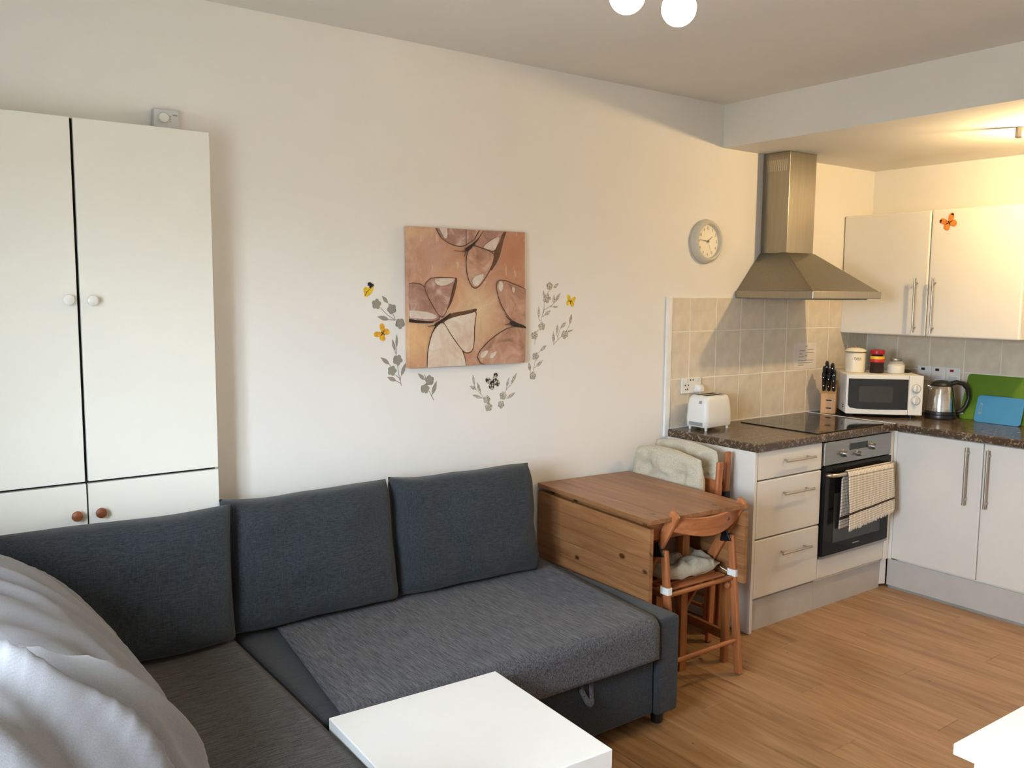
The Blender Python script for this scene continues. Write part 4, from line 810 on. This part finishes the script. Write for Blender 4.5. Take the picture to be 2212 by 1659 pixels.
for x in (-1, 1):
    for y in (-1, 1): obj('leg', box(x*.07-.019, x*.07+.019, y*.21-.019, y*.21+.019, 0, .7155), 'pinez', tb_, local=True, bevel=.003)
    obj('side_apron', box(x*.225-.010, x*.225+.010, -.300, .300, .63, .7155), 'pine', tb_, local=True)
    obj('lower_rail', box(x*.07-.012, x*.07+.012, -.19, .19, .09, .135), 'pine', tb_, local=True)
for y in (-1, 1): obj('end_apron', box(-.214, .214, y*.310-.009, y*.310+.009, .63, .7155), 'beechx', tb_, local=True); obj('foot_rail', box(-.050, .050, y*.21-.012, y*.21+.012, .03, .06), 'pine', tb_, local=True)
gt = obj('gate_leg', box(.281, .309, -.262, -.234, .0, .392), 'pinez', tb_, local=True, bevel=.003)
obj('gate_rail', box(.285, .303, -.233, .10, .10, .14), 'pine', gt, local=True); obj('gate_rail', box(.285, .303, -.233, .10, .350, .391), 'pine', gt, local=True)
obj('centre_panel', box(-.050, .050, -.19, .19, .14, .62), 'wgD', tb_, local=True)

# ------------------------------------------------------------------ folding chairs
fc_ = thing('folding_chair', 'stained beech folding chair standing open at the pine table', 'chair', (-.57, -.6, 0))
XL, XRr = -.772, -.372
def hp(z): return -.789+(.735-z)*.575
for x, sgn in ((XL, 1), (XRr, -1)):
    obj('long_leg', bar((x, hp(.748), .748), (x, hp(.003), .003), .020, .044, (0, 1, .5)), 'beech', fc_, bevel=.005)
    xs = x
    sl = obj('short_leg', bar((xs, -.742, .592), (xs, -.802, .002), .020, .034, (0, 1, 0)), 'beech', fc_, bevel=.006)
    hg = obj('hinge', hexa([(x-.015, -.690, .552), (x+.015, -.690, .552), (x+.015, -.752, .566), (x-.015, -.752, .566), (x-.015, -.700, .615), (x+.015, -.700, .615), (x+.015, -.718, .622), (x-.015, -.718, .622)]), 'black', fc_, bevel=.005)
    obj('seat_rail', bar((x+sgn*.021, -.745, .400), (x+sgn*.021, -.375, .412), .018, .028), 'beechy', fc_, bevel=.004)
    obj('pivot_knob', lathe([(.006, 0), (.014, .004*-sgn), (.014, .014*-sgn), (.008, .018*-sgn)][::1], (x+sgn*.032, -.748, .378), 16, 'x'), 'beech', fc_, smooth='auto')
def backrest():
    rs = []; N = 14; x0, x1 = XL+.010, XRr-.010
    for k in range(N+1):
        t = k/N; x = x0+(x1-x0)*t; bow = .050*math.sin(math.pi*t); hh = .030+.012*math.sin(math.pi*t); zc = .700-.022*math.sin(math.pi*t)
        yc = hp(zc)-.004-bow
        rs.append([(x, yc-.008, zc-hh), (x, yc+.008, zc-hh), (x, yc+.008, zc+hh*.9), (x, yc-.008, zc+hh*.9)])
    return rings(rs)
bk = obj('backrest', backrest(), 'beechx', fc_, smooth='auto', bevel=.004)
obj('screw_cap', lathe([(.008, 0), (.007, -.002)], (-.49, hp(.69)-.0575, .692), 14, 'y'), 'wgD', bk)
obj('seat_rod', tube([(XL+.008, -.758, .410), (XRr-.008, -.758, .410)], .010, 12), 'beechx', fc_, smooth='auto')
obj('stretcher', tube([(XL+.008, -.787, .148), (XRr-.008, -.787, .148)], .009, 12), 'beechx', fc_, smooth='auto')
obj('front_stretcher', tube([(XL, hp(.18), .180), (XRr, hp(.18), .180)], .009, 12), 'beechx', fc_, smooth='auto')
for k in range(7):
    y = -.722+.052*k; obj('seat_slat', box(XL+.034, XRr-.034, y-.021, y+.021, .4165+.0016*k, .4265+.0016*k), 'beechx', fc_, bevel=.003)
def pad_bm(w, h, t, seed):
    tf = [(-w*.24, -h*.2, .050, t*.40), (w*.24, -h*.2, .050, t*.40), (0, h*.04, .050, t*.42), (-w*.24, h*.25, .050, t*.40), (w*.24, h*.25, .050, t*.40)]
    bm = pillow(w, h, t, 4, .5, 60, 60, .016, seed, tf, .0, 8, rnd=.20)
    for v in bm.verts:
        if abs(v.co.y) > t*.12:
            q = Vector((v.co.x*11+v.co.z*5, v.co.z*16-v.co.x*4, seed*2.7)); v.co.y += math.copysign(.0075*(1-abs(noise.noise(q))*2.4), v.co.y)
    return bm
pd = thing('seat_pad', 'beige tufted seat pad on the open folding chair', 'cushion', (-.572, -.56, .44), group='seat pads of the folding chairs')
bm = pad_bm(.355, .345, .075, 4); bm.transform(Matrix.Translation((-.572, -.736, .470)) @ Matrix.Rotation(rad(-88), 4, 'X')); obj('cushion', bm, 'pad', pd, smooth=True)
for x in (XL, XRr):
    sx = -1 if x < -.6 else 1
    bm = rings([[(a, b, z) for a, b in rrect(x-.0125, x+.0125, -.778, -.734, .004, 3)] for z in (.418, .446)]); obj('strap', bm, 'trimw', pd)
    obj('strap', bar((x-sx*.0125, -.735, .435), (-.572+sx*.165, -.720, .450), .022, .003), 'trimw', pd)
def folded(label, x, yc, ztop, lean):
    f = thing('folding_chair', label, 'chair', (x, yc, 0), 0, 'folding chairs leaning on the drawer unit'); W = .39
    L = lambda z: lean*z
    for s in (-1, 1):
        y = s*W/2; l = obj('long_leg', bar((L(ztop), y, ztop), (0, y, .002), .034, .019, (0, 1, 0)), 'beech', f, local=True, bevel=.006)
        obj('short_leg', bar((L(.66)+.0, y-s*.0215, .660), (.0, y-s*.0215, .03), .030, .018, (0, 1, 0)), 'beech', f, local=True, bevel=.005)
        obj('hinge', hexa([(L(.66)-.020, y-.013, .640), (L(.66)+.020, y-.013, .640), (L(.66)+.020, y+.013, .640), (L(.66)-.020, y+.013, .640), (L(.66)-.016, y-.012, .685), (L(.66)+.016, y-.012, .685), (L(.66)+.016, y+.012, .685), (L(.66)-.016, y+.012, .685)]), 'black', f, local=True, bevel=.004)
    rs = []
    for k in range(13):
        t = k/12; y = -W/2+.010+(W-.020)*t; b = .024*math.sin(math.pi*t); z0, z1 = ztop-.16, ztop-.09; c = L(ztop-.12)+b
        rs.append([(c-.008, y, z0), (c+.008, y, z0), (c+.008, y, z1), (c-.008, y, z1)])
    obj('backrest', rings(rs), 'beechy', f, local=True, smooth='auto')
    for k in range(6): z = .29+.055*k; obj('seat_slat', box(L(z)-.006, L(z)+.004, -W/2+.034, W/2-.034, z-.022, z+.022), 'beechy', f, local=True, bevel=.003)
    obj('stretcher', tube([(.0, -W/2+.02, .16), (.0, W/2-.02, .16)], .009, 10), 'beechy', f, local=True, smooth='auto')
folded('folded beech chair leaning nearest the pine table, pad in front', -.212, -.305, .838, .048)
folded('folded beech chair leaning against the white drawer unit side', -.092, -.262, .868, .030)
def hang_pad(label, x, yc, w, h, z0, t, seed, lean=.0):
    p = thing('seat_pad', label, 'cushion', (x, yc, z0), 0, 'seat pads of the folding chairs')
    bm = pad_bm(w, h, t, seed); bm.transform(Matrix.Rotation(rad(-90), 4, 'Z')); 
    for v in bm.verts: v.co.x += lean*v.co.z
    obj('cushion', bm, 'pad', p, smooth=True, local=True)
    for s in (-1, 1): obj('strap', box(.012, .030, s*(w/2-.03)-.010, s*(w/2-.03)+.010, h*.52, h*.54), 'trimw', p, local=True)
hang_pad('beige tufted seat pad upright above the pine table, front one of two', -.272, -.262, .445, .440, .436, .088, 6, .045)
hang_pad('beige tufted seat pad upright behind the other pad, by the drawer unit', -.134, -.250, .43, .445, .452, .060, 8, .02)

# ------------------------------------------------------------------ lamps
MT['bulb'] = emit('warm_bulb_glass', (1.0, .80, .58, 1), ROOM_BULB)
MT['kbulb'] = emit('warm_kitchen_bulb', (1.0, .68, .31, 1), KITCHEN_BULB)
lp = thing('ceiling_lamp', 'ceiling lamp with three lit white globe bulbs', 'ceiling lamp', (-1.58, -1.485, ZC))
obj('base', lathe([(.065, -.0005), (.065, -.018), (.05, -.026), (.02, -.028)], n=28), 'handle', lp, local=True, smooth='auto')
for bx, by in ((-1.504, -1.433), (-1.679, -1.424), (-1.590, -1.680)):
    d = Vector((bx+1.58, by+1.485, 0)); o = Vector((d.x, d.y, 2.33-ZC)); k = d.normalized()
    am = obj('arm', tube([(d.x*.2, d.y*.2, -.022), (d.x*.6, d.y*.6, -.06), tuple(o+Vector((0, 0, .105)))], .007, 10), 'handle', lp, local=True, smooth=True)
    obj('lamp_holder', lathe([(.019, .042), (.021, .05), (.021, .10), (.012, .11)], tuple(o), 18), 'handle', am, local=True, smooth='auto')
    obj('bulb', lathe([(.045*math.sin(math.pi*j/18) if 0 < j < 18 else .001, -.045*math.cos(math.pi*j/18)) for j in range(19)], tuple(o), 28), 'bulb', am, local=True, smooth=True)
kl = thing('kitchen_ceiling_light', 'spot bar light on the lowered kitchen ceiling', 'ceiling light', (1.02, -1.34, ZS))
obj('base', lathe([(.05, -.0005), (.05, -.015), (.03, -.02)], n=24), 'handle', kl, local=True, smooth='auto')
obj('spot_bar', tube([(-.085, .150, -.03), (.06, -.12, -.03)], .008, 10), 'handle', kl, local=True, smooth='auto')
obj('end_cap', lathe([(.018, -.001), (.018, -.045), (.010, -.05)], (-.080, .140, 0), 16), 'handle', kl, local=True, smooth='auto')
ar = obj('lamp_holder', lathe([(.020, -.030), (.022, -.04), (.022, -.055), (.012, -.058)][::-1], (.0, .0, 0), 18), 'handle', kl, local=True, smooth='auto')
obj('bulb', lathe([(.030*math.sin(math.pi*j/16) if 0 < j < 16 else .001, -.030*math.cos(math.pi*j/16)) for j in range(17)], (0, 0, -.088), 24), 'kbulb', kl, local=True, smooth=True)
